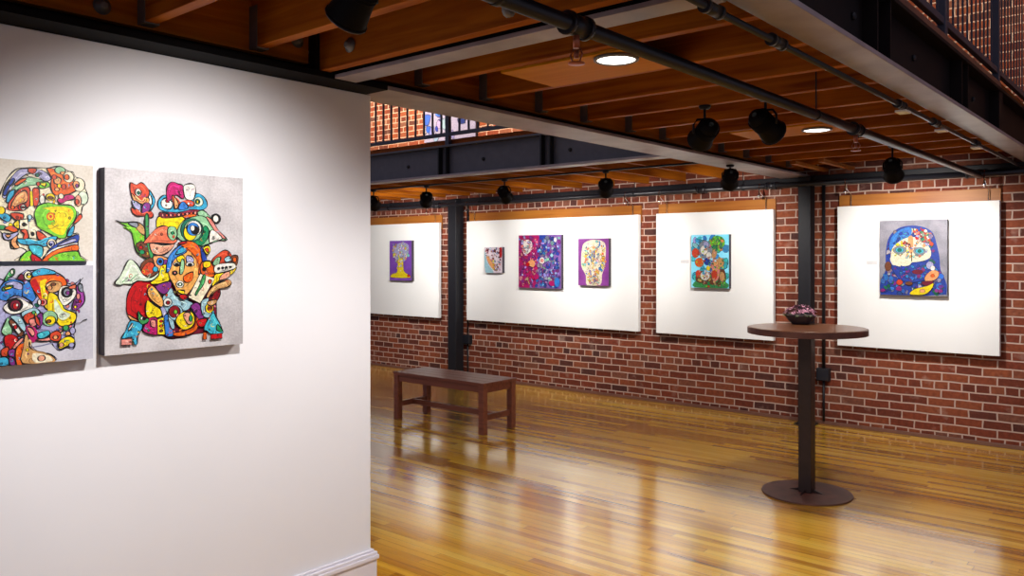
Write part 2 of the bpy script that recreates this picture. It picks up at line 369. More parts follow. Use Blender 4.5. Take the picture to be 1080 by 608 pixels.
# beam along X in front of the joists by the wall
B = thing('steel_beam', 'dark grey steel beam carrying the left balcony railing, crossing between partition and joists', 'beam', (-14, 5.72, 2.45))
box('web', (0, -0.006, 0.02), (10.75, 0.006, 0.29), M['steel'], B)
box('bottom_flange', (0, -0.065, 0), (10.75, 0.08, 0.02), M['flange'], B, 0.002)
box('top_flange', (0, -0.06, 0.29), (10.75, 0.08, 0.31), M['steel'], B, 0.002)
for x in (-8.2, -7.0, -5.76, -5.66, -4.47, -4.37):
    box('stiffener', (x + 14 - 0.008, -0.06, 0.02), (x + 14 + 0.008, 0.0, 0.29), M['black'], B)
for x in (-6.25, -5.2, -4.18, -7.5):
    MB().lathe([(0.018, 0), (0.018, 0.006), (0.010, 0.02)], 12, (x + 14, -0.006, 0.14), mtx=Matrix.Rotation(PI/2, 4, 'X')).build('bolt', M['black'], B)
# cross beam near the front
Fb = thing('steel_beam', 'short steel cross beam between the long beams near the ceiling lamp', 'beam', (-2.95, 2.31, 2.45))
box('web', (-0.06, -0.005, 0.018), (1.83, 0.005, 0.30), M['steelC'], Fb)
box('bottom_flange', (0.0, -0.06, 0), (1.82, 0.06, 0.018), M['flange'], Fb, 0.002)
box('top_flange', (0.0, -0.06, 0.30), (1.82, 0.06, 0.318), M['steelC'], Fb, 0.002)
# ledger angles on the brick wall
Lg = box('wall_ledger', (0, 0, 0), (14.0 + 3.2, 0.10, 0.065), M['black'], None, 0.002); Lg.location = (-14, YW - 0.10, 2.395)
tag(Lg, 'black steel ledger along the top of the lower brick wall', 'ledger')

# ------------------------------------------------------------------ columns
def column(x, y, w, label):
    t = thing('steel_column', label, 'column', (x, y, 0))
    box('post', (-w/2, -w/2, 0.012), (w/2, w/2, 2.45), M['black'], t, 0.008)
    box('base_plate', (-w/2 - 0.03, -w/2 - 0.03, 0), (w/2 + 0.03, w/2 + 0.02, 0.012), M['black'], t, 0.002)
    return t
column(-2.975, 8.015, 0.125, 'slim black steel column on the brick wall behind the high round table')
column(-7.79, 7.99, 0.155, 'black steel column on the brick wall behind the bench')
def conduit(x, z, h, label, group):
    t = thing('junction_box', label, 'electrical box', (x, YW, z))
    box('box_body', (-0.062, -0.07, 0), (0.062, 0, 0.125), M['black'], t, 0.006)
    box('cover_plate', (-0.055, -0.076, 0.008), (0.055, -0.068, 0.117), M['blk_pipe'], t, 0.003)
    MB().tube([(0, -0.03, 0.0), (0, -0.03, -z + 0.04)], 0.012).build('conduit', M['black'], t)
    MB().tube([(0.0, -0.03, 0.125), (0.0, -0.03, 2.39 - z)], h).build('conduit', M['black'], t)
conduit(-2.835, 0.435, 0.016, 'black junction box on conduit beside the right column', None)
conduit(-7.665, 0.465, 0.012, 'black junction box on conduit beside the left column', None)

# ------------------------------------------------------------------ joists
ORD = ['first','second','third','fourth','fifth','sixth','seventh','eighth','ninth','tenth','eleventh','twelfth','thirteenth','fourteenth','fifteenth','sixteenth','seventeenth','eighteenth','nineteenth','twentieth','twenty-first','twenty-second','twenty-third']
ys = [0.00, 0.47, 0.935, 1.405, 1.87, 2.18, 2.80, 3.28, 3.77, 4.23, 4.76, 5.22, 5.70, 6.17, 6.65, 7.12, 7.60]
root = thing('timber_joist', '', 'joist')
box('beam_body', (0, 0, 0), (1.88, 0.05, 0.252), M['joist'], root, 0.003)
hg = MB(); hg.box((-0.012, -0.004, -0.004), (0.045, 0, 0.17)); hg.box((-0.012, 0.05, -0.004), (0.045, 0.054, 0.17)); hg.box((-0.012, -0.004, -0.006), (0.045, 0.054, -0.001))
hg.build('joist_hanger', M['galv'], root)
n = len(ys)
for i, y in enumerate(ys):
    o = root if i == 0 else copy_tree(root)
    o.location = (-3.005, y, 2.474 if y == 2.18 else 2.522)
    tag(o, 'orange timber joist between the two long beams, %s from the brick wall' % ORD[n - 1 - i], 'joist', 'joists between the two long steel beams')
root = thing('timber_joist', '', 'joist')
box('beam_body', (-0.022, 0, 0), (0.022, 2.34, 0.275), M['joist_y'], root, 0.003)
xs = [-3.44 - 0.47 * i for i in range(15)]
for i, x in enumerate(xs):
    o = root if i == 0 else copy_tree(root)
    o.location = (x, 5.79, 2.50)
    tag(o, 'orange timber joist beside the brick wall, %s leftward from the slim column' % ORD[i], 'joist', 'joists beside the brick wall')
for i, x in enumerate((-2.82, -2.57)):
    o = box('timber_batten', (0, 0, 0), (0.05, 0.85, 0.03), M['rail']); o.location = (x, 7.2, 2.492)
    tag(o, ['light timber batten under the joists near the wall column, left of two', 'light timber batten under the joists near the wall column, right of two'][i], 'batten', 'battens under the joists')

# ------------------------------------------------------------------ railings
def railing(name, label, p0, p1, posts, sp, zr, top=3.75, r=0.008):
    p0 = Vector(p0); p1 = Vector(p1); L = (p1 - p0).length; ang = math.atan2(p1.y - p0.y, p1.x - p0.x)
    t = thing(name, label, 'railing', p0, ang)
    zb = p0.z
    box('bottom_rail', (0, -0.015, zr - zb), (L, 0.015, zr - zb + 0.035), M['blue_steel'], t, 0.002)
    box('top_rail', (0, -0.02, top - zb), (L, 0.02, top - zb + 0.04), M['blue_steel'], t, 0.004)
    first = None; k = 0; x = sp
    while x < L - 0.02 and k < 99:
        if all(abs(x - q) > 0.04 for q in posts):
            if first is None:
                first = MB().box((-r, -r, zr - zb + 0.03), (r, r, top - zb)).build('baluster', M['blue_steel'], t); b = first
            else:
                b = first.copy(); COL.objects.link(b)
            b.location = (x, 0, 0); k += 1
        x += sp
    for q in posts:
        box('post', (q - 0.025, -0.02, 0), (q + 0.025, 0.02, top - zb + 0.02), M['blue_steel'], t, 0.003)
    return t
railing('balcony_railing', 'dark balcony railing above the grey beam in front of the lit upper bricks', (-9.4, 5.72, 2.76), (-3.4, 5.72, 2.76), [1.0, 3.72, 5.95], 0.125, 2.855)
railing('balcony_railing', 'dark balcony railing on the black beam at the upper right', (-1.0, 1.0, 2.745), (-1.0, 8.05, 2.745), [0.5, 2.0, 3.56, 4.98, 6.9], 0.115, 2.83, 3.75, 0.0045)
# ------------------------------------------------------------------ pipes
def pipe(name, label, p0, p1, r, fits, clamp_up, m=None, fr=1.5, cat='pipe'):
    p0 = Vector(p0); p1 = Vector(p1); t = thing(name, label, cat, p0)
    d = (p1 - p0); L = d.length; dn = d.normalized()
    MB().tube([(0, 0, 0), d], r, 16).build('pipe_run', m or M['blk_pipe'], t)
    for q in fits:
        c = dn * q
        MB().tube([c - dn * 0.045, c + dn * 0.045], r * fr, 16).build('coupling', m or M['blk_pipe'], t)
        for s in (-1, 1): MB().tube([c + dn * 0.045 * s - dn * 0.008, c + dn * 0.045 * s + dn * 0.008], r * (fr + 0.2), 16).build('collar', m or M['blk_pipe'], t)
    for q in clamp_up:
        c = dn * q
        g = MB(); g.tube([c, c + Vector((0, 0, 2.775 - p0.z))], 0.004, 8); g.tube([c - dn * 0.012, c + dn * 0.012], r * 1.15, 16)
        g.build('hanger_rod', M['black'], t)
    return t
D = pipe('sprinkler_pipe', 'thick black sprinkler pipe running under the joists towards the brick wall', (-1.455, 0.6, 2.36), (-1.455, 8.02, 2.36), 0.024, [1.42, 4.06], [1.05, 3.45], fr=1.35)
for y in (1.42, 4.06):
    g = MB(); g.tube([(0, y, -0.02), (0, y, -0.07)], 0.011, 10)
    g.lathe([(0.008, -0.075), (0.008, -0.10)], 10, (0, y, 0))
    for s in (-1, 1): g.tube([(0.012 * s, y, -0.07), (0.022 * s, y, -0.09), (0.012 * s, y, -0.112)], 0.003, 6)
    g.lathe([(0.006, -0.112), (0.026, -0.114), (0.026, -0.118), (0.005, -0.119)], 16, (0, y, 0))
    g.build('sprinkler_head', M['copper'], D)
MB().lathe([(0.012, 0), (0.022, 0.004), (0.022, 0.018), (0.012, 0.022)], 10, (-0.045, 1.14, -0.01), mtx=Matrix.Rotation(PI/2, 4, 'Y')).build('valve_cap', M['galv'], D)
E_ = pipe('track_conduit', 'thin black lighting conduit hugging the black right-hand beam', (-1.145, 0.8, 2.415), (-1.145, 8.0, 2.415), 0.012, [1.5, 2.0, 3.55, 4.25, 5.35], [], fr=1.7)
for y in (3.63, 4.43, 5.40):
    box('outlet_cover', (-0.035, y - 0.045, -0.03), (0.02, y + 0.045, -0.018), M['board'], E_, 0.003)
Wp = pipe('wall_pipe', 'long black pipe running along the top of the brick wall above the hung boards', (-13.5, 7.93, 2.375), (-1.05, 7.93, 2.375), 0.026, [5.4, 9.44, 10.2, 12.0], [1.5, 4.4, 6.2, 8.6, 9.9, 11.4], fr=1.3)

# ------------------------------------------------------------------ hung boards
def hung_board(x0, x1, label, which, seen=(1, 1)):
    w = x1 - x0
    t = box('display_board', (0, -0.09, 0), (w, -0.035, 1.345), M['board'], None, 0.003); t.location = (x0, YW, 0.80)
    tag(t, label, 'display board', 'white display boards hung on the brick wall')
    b = box('wood_batten', (0, -0.031, 0), (w, 0, 0.20), M['rail'], None, 0.002); b.location = (x0, YW - 0.003, 2.055)
    tag(b, 'honey-coloured wood batten on the bricks above the ' + which, 'batten', 'battens above the display boards')
    for side, hx in (('left', 0.12), ('right', w - 0.09)):
        t = thing('hanging_hook', 'small bright metal hook at the upper %s of the %s' % (side, which), 'hook', (x0 + hx, YW, 2.145), 0, 'hooks between wall pipe and display boards')
        g = MB(); c = 7.93 - YW
        g.tube([(0, c, 0.257), (0, c - 0.030, 0.245), (0, c - 0.034, 0.20), (0, c + 0.02, 0.155), (0, -0.062, 0.115), (0, -0.062, 0.0)], 0.004, 8)
        g.build('wire', M['chrome'], t)
        g = MB(); g.lathe([(0.004, 0), (0.014, 0.012), (0.014, 0.028), (0.005, 0.04), (0.005, 0.115)], 10, (0, c - 0.036, 0.11))
        g.build('clasp', M['chrome'], t)
hung_board(-10.9, -8.175, 'leftmost white display board, partly hidden by the partition', 'leftmost board')
hung_board(-7.63, -4.92, 'wide white display board between the columns, holding three paintings', 'wide board with three paintings')
hung_board(-4.685, -3.323, 'white display board left of the slim column, holding the sky-blue painting', 'board with the sky-blue painting')
hung_board(-2.683, -1.317, 'white display board at the far right, holding the blue bearded face', 'rightmost board')
for x, z, lab in ((-4.375, 1.59, 'tiny pale label card left of the sky-blue painting'), (-2.41, 1.585, 'tiny pale label card left of the blue bearded face painting')):
    o = box('label_card', (0, -0.003, 0), (0.10, 0, 0.035), M['card']); o.location = (x, 8.04, z); tag(o, lab, 'label')

# ------------------------------------------------------------------ paintings
# flat brush shapes on each canvas, in millimetres from its lower left corner
ART = {
 'big': [
  ('p','mar',[(138,259),(192,294),(268,292),(378,283),(432,251),(440,174),(440,78),(415,60),(346,54),(256,42),(211,60),(138,79),(138,133)]),
  ('f',[(138,259),(241,330),(382,329),(440,174),(415,60),(256,49),(138,87)],['ror','por','yel','pur','bl','dred','org','lb','pink'],80,8.3),
  ('p','red',[(123,273),(167,272),(181,221),(167,168),(156,121),(127,123),(102,128),(81,147),(77,183),(81,218),(95,249)]),
  ('l',2.9,'dred',[(109,238),(102,196),(113,152)]),
  ('l',2.9,'dred',[(138,251),(130,202),(141,158)]),
  ('p','dred',[(415,190),(432,221),(452,235),(457,212),(444,185),(427,167)]),
  ('p','por',[(81,147),(109,131),(123,120),(98,121)]),
  ('p','lb',[(249,241),(264,215),(287,203),(318,190),(338,178),(318,153),(295,147),(279,129),(249,90),(234,128),(211,169),(218,213)]),
  ('p','vio',[(204,177),(226,161),(241,109),(234,87),(218,125)]),
  ('p','bl',[(204,588),(226,601),(249,580),(287,571),(326,584),(342,611),(370,613),(394,592),(399,565),(374,549),(326,547),(279,537),(234,535),(204,545),(196,566)]),
  ('p','wh',[(211,578),(230,590),(253,573),(249,550),(226,549),(211,560)]),
  ('c','red',(234,579),7,7),
  ('c','wing',(362,582),20,19),
  ('c','teal',(358,582),10,11),
  ('c','yel',(358,582),5,6),
  ('p','mag',[(230,608),(234,638),(253,654),(276,648),(299,639),(299,590),(268,603),(237,576)]),
  ('p','wh',[(299,639),(326,652),(346,645),(350,619),(338,589),(307,594)]),
  ('p','ror',[(253,602),(272,589),(287,575),(314,587),(342,581),(338,562),(295,564),(264,548),(256,573)]),
  ('p','por',[(260,595),(276,578),(276,559),(264,551)]),
  ('p','hb',[(283,567),(299,579),(318,561),(307,549),(279,548)]),
  ('p','yel',[(196,515),(249,517),(307,531),(354,533),(314,509),(283,478),(268,422),(241,418),(196,461)]),
  ('p','org',[(295,527),(350,536),(346,521),(311,512)]),
  ('p','mar',[(204,534),(249,528),(295,538),(342,551),(382,545),(378,530),(326,532),(279,519),(211,512)]),
  ('c','pink',(215,523),5,5),
  ('c','ror',(231,523),6,5),
  ('c','pink',(247,524),6,5),
  ('c','ror',(264,525),5,5),
  ('c','pink',(280,527),6,5),
  ('c','ror',(297,530),6,5),
  ('c','pink',(314,532),6,5),
  ('c','ror',(331,535),6,5),
  ('c','pink',(348,537),6,6),
  ('c','ror',(365,540),6,5),
  ('p','pgr',[(358,540),(382,549),(415,520),(432,490),(399,504),(366,522)]),
  ('c','blk',(436,517),21,21),
  ('c','wh',(436,517),13,14),
  ('p','pgr',[(272,440),(279,478),(303,508),(338,521),(378,526),(415,505),(452,467),(486,433),(448,428),(411,416),(374,405),(338,412),(307,419)]),
  ('p','pink',[(394,523),(419,512),(444,475),(482,437),(452,444),(423,478)]),
  ('p','wh',[(411,466),(432,467),(465,437),(432,428),(407,420)]),
  ('p','dgr',[(326,419),(358,442),(390,489),(407,462),(394,428),(370,408)]),
  ('c','teal',(334,468),48,47),
  ('c','pgr',(338,468),38,40),
  ('c','yel',(326,457),28,30),
  ('c','wh',(342,476),32,30),
  ('c','hb',(338,472),26,26),
  ('c','blk',(346,468),16,17),
  ('c','wh',(336,476),10,11),
  ('p','bl',[(156,618),(178,594),(185,573),(174,547),(152,524),(138,560)]),
  ('p','wh',[(163,601),(174,576),(163,547),(156,568)]),
  ('p','ror',[(91,639),(113,633),(130,642),(145,635),(163,608),(148,571),(123,570),(98,590),(91,611)]),
  ('c','wh',(120,605),11,14),
  ('c','teal',(121,603),5,7),
  ('p','por',[(95,600),(113,583),(138,570),(152,589),(163,579),(152,560),(127,563),(102,576)]),
  ('p','vio',[(98,575),(130,559),(123,538),(102,551)]),
  ('p','pur',[(138,560),(159,568),(167,550),(152,524),(134,527)]),
  ('p','ror',[(95,547),(116,534),(138,524),(167,536),(178,522),(170,511),(145,517),(116,516),(98,529)]),
  ('p','leaf',[(36,497),(67,489),(116,494),(141,477),(145,445),(145,395),(174,355),(141,359),(116,380),(105,412),(95,455),(70,479)]),
  ('p','tan',[(81,486),(120,491),(141,474),(145,445),(127,452),(109,473)]),
  ('p','gry',[(84,488),(116,491),(116,473),(98,476)]),
  ('p','brn',[(113,412),(148,416),(167,363),(138,363),(120,388)]),
  ('c','dgr',(134,380),11,8),
  ('c','red',(130,398),8,6),
  ('p','stem',[(146,517),(159,518),(161,446),(179,363),(167,355),(148,438)]),
  ('p','sal',[(138,413),(174,457),(204,479),(230,480),(253,455),(272,429),(256,414),(218,414),(174,417)]),
  ('p','lsal',[(163,413),(192,410),(218,407),(260,411),(241,385),(211,370),(174,377)]),
  ('l',3.6,'blk',[(141,413),(181,417),(218,408),(264,414)]),
  ('p','pgr',[(237,477),(264,477),(272,448),(256,425),(234,443)]),
  ('c','dgr',(253,455),6,6),
  ('c','brn',(174,319),48,40),
  ('p','ror',[(130,309),(156,341),(181,334),(174,301),(145,291)]),
  ('p','por',[(174,359),(204,366),(237,352),(230,311),(196,308)]),
  ('c','hb',(204,344),14,15),
  ('c','blk',(204,344),6,7),
  ('c','bl',(185,315),11,10),
  ('c','pur',(226,333),11,19),
  ('p','wing',[(32,265),(53,292),(67,320),(81,348),(98,350),(120,327),(138,294),(167,283),(200,304),(189,279),(156,269),(120,273),(95,260),(67,262),(53,257)]),
  ('l',2.5,'stem',[(60,268),(81,285)]),
  ('l',2.5,'stem',[(88,271),(113,295)]),
  ('p','yel',[(196,290),(207,326),(237,330),(245,282),(218,260),(181,258),(167,265)]),
  ('p','pur',[(185,250),(241,267),(245,245),(218,216)]),
  ('p','skin',[(156,240),(174,251),(200,224),(215,191),(207,169),(174,193),(156,219)]),
  ('p','yel',[(152,197),(181,178),(204,159),(207,133),(167,128),(148,147)]),
  ('p','mag',[(159,128),(192,127),(196,68),(167,67),(141,79),(138,94)]),
  ('p','pink',[(167,121),(185,120),(185,94),(167,99)]),
  ('p','yel#',[(192,123),(218,129),(222,63),(192,65)]),
  ('c','red',(207,115),6,5),
  ('c','org',(207,97),6,5),
  ('c','brn',(207,78),6,6),
  ('p','stem',[(118,159),(134,137),(159,125),(152,111),(134,108),(120,124)]),
  ('c','wh',(134,130),8,6),
  ('c','blk',(141,129),6,6),
  ('p','hb',[(218,129),(234,139),(249,90),(256,56),(230,55),(222,74)]),
  ('p','lb',[(234,132),(253,123),(260,86),(245,87)]),
  ('c','wh',(232,187),17,16),
  ('c','dred',(234,185),8,8),
  ('c','lb',(264,145),31,29),
  ('c','dred',(260,149),23,24),
  ('c','leaf',(264,148),8,8),
  ('c','pink',(272,133),7,8),
  ('p','org',[(253,64),(295,72),(338,84),(350,118),(334,149),(350,151),(366,117),(350,72),(311,53),(272,52)]),
  ('p','yel',[(264,115),(287,143),(330,145),(342,118),(334,88),(303,75),(276,92)]),
  ('p','lsal',[(295,136),(322,142),(334,103),(314,97)]),
  ('c','dgr',(326,119),7,13),
  ('p','pur',[(326,168),(358,178),(382,123),(366,109),(338,145)]),
  ('p','red',[(354,110),(394,115),(382,85),(358,87)]),
  ('p','lb',[(378,192),(403,195),(394,168),(399,145),(419,133),(407,118),(382,123),(370,147),(370,177)]),
  ('c','yel',(405,156),18,20),
  ('c','org',(407,156),10,12),
  ('c','brn',(407,156),5,6),
  ('p','tan',[(394,180),(432,190),(436,178),(411,164)]),
  ('p','bl',[(90,125),(134,105),(116,63),(114,35),(102,36),(95,61),(58,59),(60,71),(74,91)]),
  ('p','wh',[(81,94),(95,114),(98,107),(84,87)]),
  ('p','pink#',[(56,57),(93,56),(93,33),(56,34)]),
  ('p','cyan',[(419,137),(436,116),(461,69),(461,51),(415,51),(394,65),(382,70),(390,96)]),
  ('p','dgr',[(440,89),(461,65),(457,57),(436,66)]),
  ('p','red#',[(411,49),(459,51),(461,30),(411,30)]),
  ('p','org#',[(378,59),(393,58),(393,31),(378,32)]),
  ('p','skin',[(234,315),(241,359),(287,396),(334,404),(370,367),(370,310),(350,265),(326,231),(303,210),(276,214),(260,245),(241,278)]),
  ('p','hb',[(226,304),(234,359),(264,396),(295,415),(314,411),(307,381),(272,363),(249,341),(241,311)]),
  ('p','bl',[(272,389),(299,404),(303,385),(264,370)]),
  ('p','org',[(272,415),(311,426),(346,416),(370,386),(378,344),(370,306),(358,291),(358,333),(342,363),(314,393)]),
  ('p','red',[(272,415),(295,424),(311,419),(287,411)]),
  ('p','yel',[(268,359),(291,370),(299,352),(276,340)]),
  ('p','vio',[(307,366),(330,363),(338,344),(311,337)]),
  ('c','wh',(268,333),13,8),
  ('c','blk',(268,331),8,7),
  ('c','wh',(322,333),18,9),
  ('c','blk',(322,331),8,6),
  ('p','pgr',[(287,352),(299,344),(295,303),(279,296)]),
  ('c','blk',(260,300),10,9),
  ('c','pink',(260,300),5,4),
  ('p','org',[(295,285),(334,303),(330,269),(303,262)]),
  ('c','wh',(281,255),16,14),
  ('c','teal',(281,255),9,7),
  ('c','wh',(281,255),4,4),
  ('p','yel',[(272,233),(299,229),(295,217),(276,222)]),
  ('p','red',[(279,214),(307,213),(303,195),(283,199)]),
  ('p','dbl',[(366,401),(382,382),(394,348),(374,344)]),
  ('p','yel',[(378,397),(399,409),(409,390),(394,370)]),
  ('p','ror',[(384,393),(399,397),(399,378)]),
  ('p','org',[(370,340),(415,344),(427,286),(390,283),(366,302)]),
  ('p','yel',[(378,340),(407,344),(407,325),(382,317)]),
  ('c','blk',(382,313),8,8),
  ('p','ror',[(415,348),(440,374),(473,390),(499,375),(503,343),(448,328),(423,321)]),
  ('p','pgr',[(419,340),(436,359),(452,359),(444,332),(423,328)]),
  ('p','lb',[(469,355),(490,367),(503,351),(478,340)]),
  ('p','brn',[(499,363),(529,367),(529,335),(512,324)]),
  ('c','org',(516,351),9,10),
  ('p','yel',[(427,290),(461,297),(520,320),(516,304),(490,285),(440,263),(415,244)]),
  ('p','lsal',[(457,289),(490,304),(490,281),(448,266)]),
  ('p','wh',[(423,317),(440,332),(503,339),(520,328),(512,312),(448,297),(427,301)]),
  ('c','blk',(444,315),5,5),
  ('c','blk',(461,317),5,5),
  ('c','blk',(478,319),5,5),
  ('c','blk',(495,321),5,4),
  ('p','tan',[(390,207),(415,240),(452,259),(490,269),(501,253),(482,238),(448,235),(415,217),(399,199)]),
  ('p','cream#',[(364,295),(427,274),(364,177),(313,203)]),
  ('p','stem',[(378,291),(388,283),(378,253),(362,230),(346,208),(344,220),(362,253)]),
  ('c','ror',(405,263),7,10),
  ('c','blk',(323,210),4,3),
 ],
 'L1': [
  ('p','cream',[(179,224),(190,256),(207,289),(230,313),(253,318),(289,321),(325,324),(349,330),(371,332),(393,317),(409,315),(418,299),(441,290),(447,267),(457,240),(457,210),(441,195),(437,175),(431,147),(415,133),(405,116),(405,96),(428,97),(425,46),(434,19),(447,-3),(236,-2),(242,18),(259,35),(236,47),(213,41),(207,66),(190,72),(185,94),(165,113),(162,175)]),
  ('f',[(190,240),(253,312),(374,319),(444,270),(450,216),(425,137),(387,86),(295,45),(213,82),(190,126)],['ror','por','yel','bl','cream','lsal','pgr','org','vio'],62,7.6),
  ('p','vio',[(185,218),(193,250),(213,283),(236,311),(265,316),(310,313),(337,289),(316,278),(274,301),(236,278),(210,245),(196,212)]),
  ('p','dbl',[(187,224),(196,250),(216,280),(222,271),(204,244),(196,221)]),
  ('p','ror',[(265,316),(289,318),(283,301),(265,303)]),
  ('p','pgr',[(202,212),(213,242),(242,269),(265,287),(307,280),(313,268),(265,258),(230,240),(213,210)]),
  ('p','org',[(222,261),(242,279),(259,280),(230,256)]),
  ('p','bl',[(196,202),(207,232),(224,242),(216,216),(204,197)]),
  ('c','teal',(292,296),6,7),
  ('p','ror',[(202,190),(216,216),(236,243),(262,254),(271,236),(268,190),(242,173),(207,171)]),
  ('p','por',[(213,194),(230,224),(253,241),(262,225),(259,203),(236,192),(216,181)]),
  ('p','ror',[(277,246),(298,247),(295,198),(280,191)]),
  ('p','yel#',[(268,239),(277,239),(280,191),(269,187)]),
  ('p','leaf',[(295,270),(325,275),(331,259),(301,251)]),
  ('p','yel',[(301,267),(319,271),(316,258)]),
  ('c','ror',(295,266),6,7),
  ('c','red',(245,183),13,12),
  ('c','wh',(248,183),8,9),
  ('c','dred',(248,183),4,4),
  ('c','org',(216,181),6,6),
  ('p','org',[(322,321),(349,320),(374,302),(405,284),(425,259),(393,236),(349,231),(334,259),(337,292)]),
  ('p','por',[(346,296),(368,288),(362,271),(346,273)]),
  ('c','yel',(362,264),7,7),
  ('c','ror',(377,262),8,9),
  ('c','por',(355,251),8,6),
  ('c','ror',(346,293),8,8),
  ('c','pgr',(365,318),18,13),
  ('c','por',(374,309),9,6),
  ('c','cream',(393,297),18,19),
  ('c','org',(387,296),8,10),
  ('c','cream',(428,272),20,24),
  ('c','por',(418,272),11,13),
  ('c','pur',(421,268),5,7),
  ('c','wing',(441,226),18,23),
  ('c','lsal',(425,215),11,20),
  ('c','ror',(421,211),7,10),
  ('p','mag',[(355,214),(380,232),(405,234),(412,221),(387,213),(368,202)]),
  ('c','cream',(368,228),9,9),
  ('c','yel',(334,223),15,13),
  ('c','brn',(334,220),9,6),
  ('c','wh',(307,212),9,16),
  ('p','leaf',[(283,165),(295,191),(325,203),(355,198),(402,197),(418,177),(418,157),(405,133),(390,109),(383,82),(355,82),(325,98),(295,116),(286,139)]),
  ('p','yel!',[(307,182),(355,191),(399,186),(409,160),(387,119),(374,92),(343,101),(325,124),(349,131),(331,177)]),
  ('c!','org',(334,155),14,14),
  ('c!','yel',(334,155),9,10),
  ('c!','ror',(334,155),5,6),
  ('l',2.6,'brn',[(286,123),(313,110),(340,114),(355,125)]),
  ('p','bl',[(168,157),(193,161),(210,149),(204,133),(185,139)]),
  ('p','ror',[(210,162),(248,160),(242,137),(219,143)]),
  ('c','yel',(182,170),11,13),
  ('p','bl',[(399,116),(412,126),(405,93),(387,89)]),
  ('p','ror',[(415,133),(437,154),(434,168),(425,161),(409,133)]),
  ('p','yel',[(219,127),(233,140),(236,112),(224,114)]),
  ('p','cream#',[(236,140),(262,145),(265,109),(286,106),(289,77),(265,80),(262,106),(236,108)]),
  ('c','blk',(250,125),5,7),
  ('c','blk',(277,93),4,7),
  ('c','lb',(268,151),7,8),
  ('c','stem',(182,113),14,8),
  ('p','org',[(190,110),(213,120),(233,105),(219,98),(202,104)]),
  ('p','vio',[(185,94),(207,92),(233,99),(224,82),(207,72),(190,75)]),
  ('p','por',[(193,88),(210,88),(202,79)]),
  ('p','ror',[(239,102),(256,109),(265,80),(248,76),(250,93)]),
  ('p','ror',[(289,103),(307,97),(322,78),(295,74)]),
  ('p','por',[(210,69),(230,86),(227,63),(236,47),(219,44)]),
  ('p','bl',[(230,76),(265,73),(301,68),(331,84),(355,85),(343,62),(313,51),(274,54),(239,60)]),
  ('p','cyan',[(265,54),(307,51),(304,15),(277,25)]),
  ('c','cream',(337,61),15,17),
  ('c','vio',(337,61),9,10),
  ('c','dbl',(334,58),4,4),
  ('p','dbl',[(325,35),(349,58),(393,82),(425,95),(421,66),(374,52),(331,25)]),
  ('p','vio',[(355,55),(402,79),(418,73),(374,55)]),
  ('p','wh',[(310,12),(340,42),(387,59),(418,66),(418,56),(362,39),(319,5)]),
  ('p','org',[(304,-1),(337,32),(387,52),(421,58),(421,36),(362,29),(325,-1)]),
  ('p','leaf',[(328,-1),(355,25),(418,36),(431,15),(447,-3)]),
  ('p','leaf',[(236,-1),(248,25),(271,35),(274,-1)]),
  ('p','red',[(274,25),(301,9),(301,-1),(274,-1)]),
 ],
 'L2': [
  ('p','vio',[(157,276),(190,288),(207,300),(230,293),(242,309),(259,322),(271,319),(310,325),(355,311),(380,294),(390,274),(418,273),(434,289),(431,269),(444,242),(447,211),(434,191),(418,175),(421,158),(418,138),(412,118),(412,85),(415,54),(405,38),(387,46),(362,38),(346,53),(334,71),(313,76),(271,79),(277,59),(301,37),(337,27),(343,2),(157,6)]),
  ('f',[(179,269),(248,293),(355,301),(431,269),(431,185),(405,68),(355,66),(307,89),(265,79),(179,23)],['pink','vio','bl','ror','pur','lb','mag','cream','teal'],66,7.3),
  ('p','bl',[(274,312),(310,328),(355,311),(313,302),(280,299)]),
  ('p','hb',[(171,244),(190,282),(222,290),(250,280),(248,242),(236,223),(207,218),(179,225)]),
  ('p','vio',[(193,275),(219,284),(245,274),(242,255),(213,265)]),
  ('p','stem',[(185,263),(202,272),(219,268),(202,256),(187,253)]),
  ('p','yel',[(193,263),(207,268),(213,262),(196,256)]),
  ('p','hb#',[(248,271),(268,283),(289,227),(277,211),(245,235)]),
  ('p','org',[(268,283),(283,299),(325,305),(355,304),(380,291),(387,267),(355,251),(334,252),(328,232),(325,183),(307,207),(295,230),(283,247)]),
  ('p','red!',[(271,280),(286,292),(295,273),(307,233),(295,237),(283,253)]),
  ('p','yel!',[(301,282),(322,288),(313,259),(328,226),(325,186),(310,210),(304,246)]),
  ('p','tan',[(319,269),(337,282),(368,277),(365,251),(340,242),(322,252)]),
  ('c','brn',(343,271),8,6),
  ('c','por',(331,259),8,7),
  ('p','yel',[(328,239),(352,235),(368,211),(380,184),(412,169),(418,148),(405,129),(368,124),(349,145),(325,173)]),
  ('p','wing!',[(346,218),(358,205),(374,177),(399,163),(374,144),(349,172)]),
  ('c','pgr',(331,153),26,27),
  ('c','yel',(334,146),17,15),
  ('c','brn',(328,143),7,7),
  ('p','wh',[(358,231),(368,261),(393,264),(418,246),(409,216),(380,194),(365,211)]),
  ('c','blk',(387,242),18,19),
  ('c','gry',(387,242),12,13),
  ('c','pur',(390,240),7,7),
  ('p','pur',[(418,263),(441,249),(447,211),(431,185),(405,179),(409,209),(421,229)]),
  ('c','pink',(425,226),7,10),
  ('c','red',(431,208),5,6),
  ('c','yel',(415,189),5,5),
  ('p','gry',[(425,266),(437,269),(441,242),(428,246)]),
  ('p','sal',[(393,260),(415,270),(415,256),(399,253)]),
  ('p','wh',[(187,196),(207,218),(236,229),(259,215),(280,198),(259,183),(236,175),(207,176)]),
  ('c','blk',(224,204),22,22),
  ('c','mar',(224,204),17,17),
  ('c','red',(224,201),9,10),
  ('c','wh',(229,204),3,4),
  ('p','vio',[(196,218),(222,236),(253,225),(277,205),(259,215),(230,229)]),
  ('c','pink',(310,210),12,12),
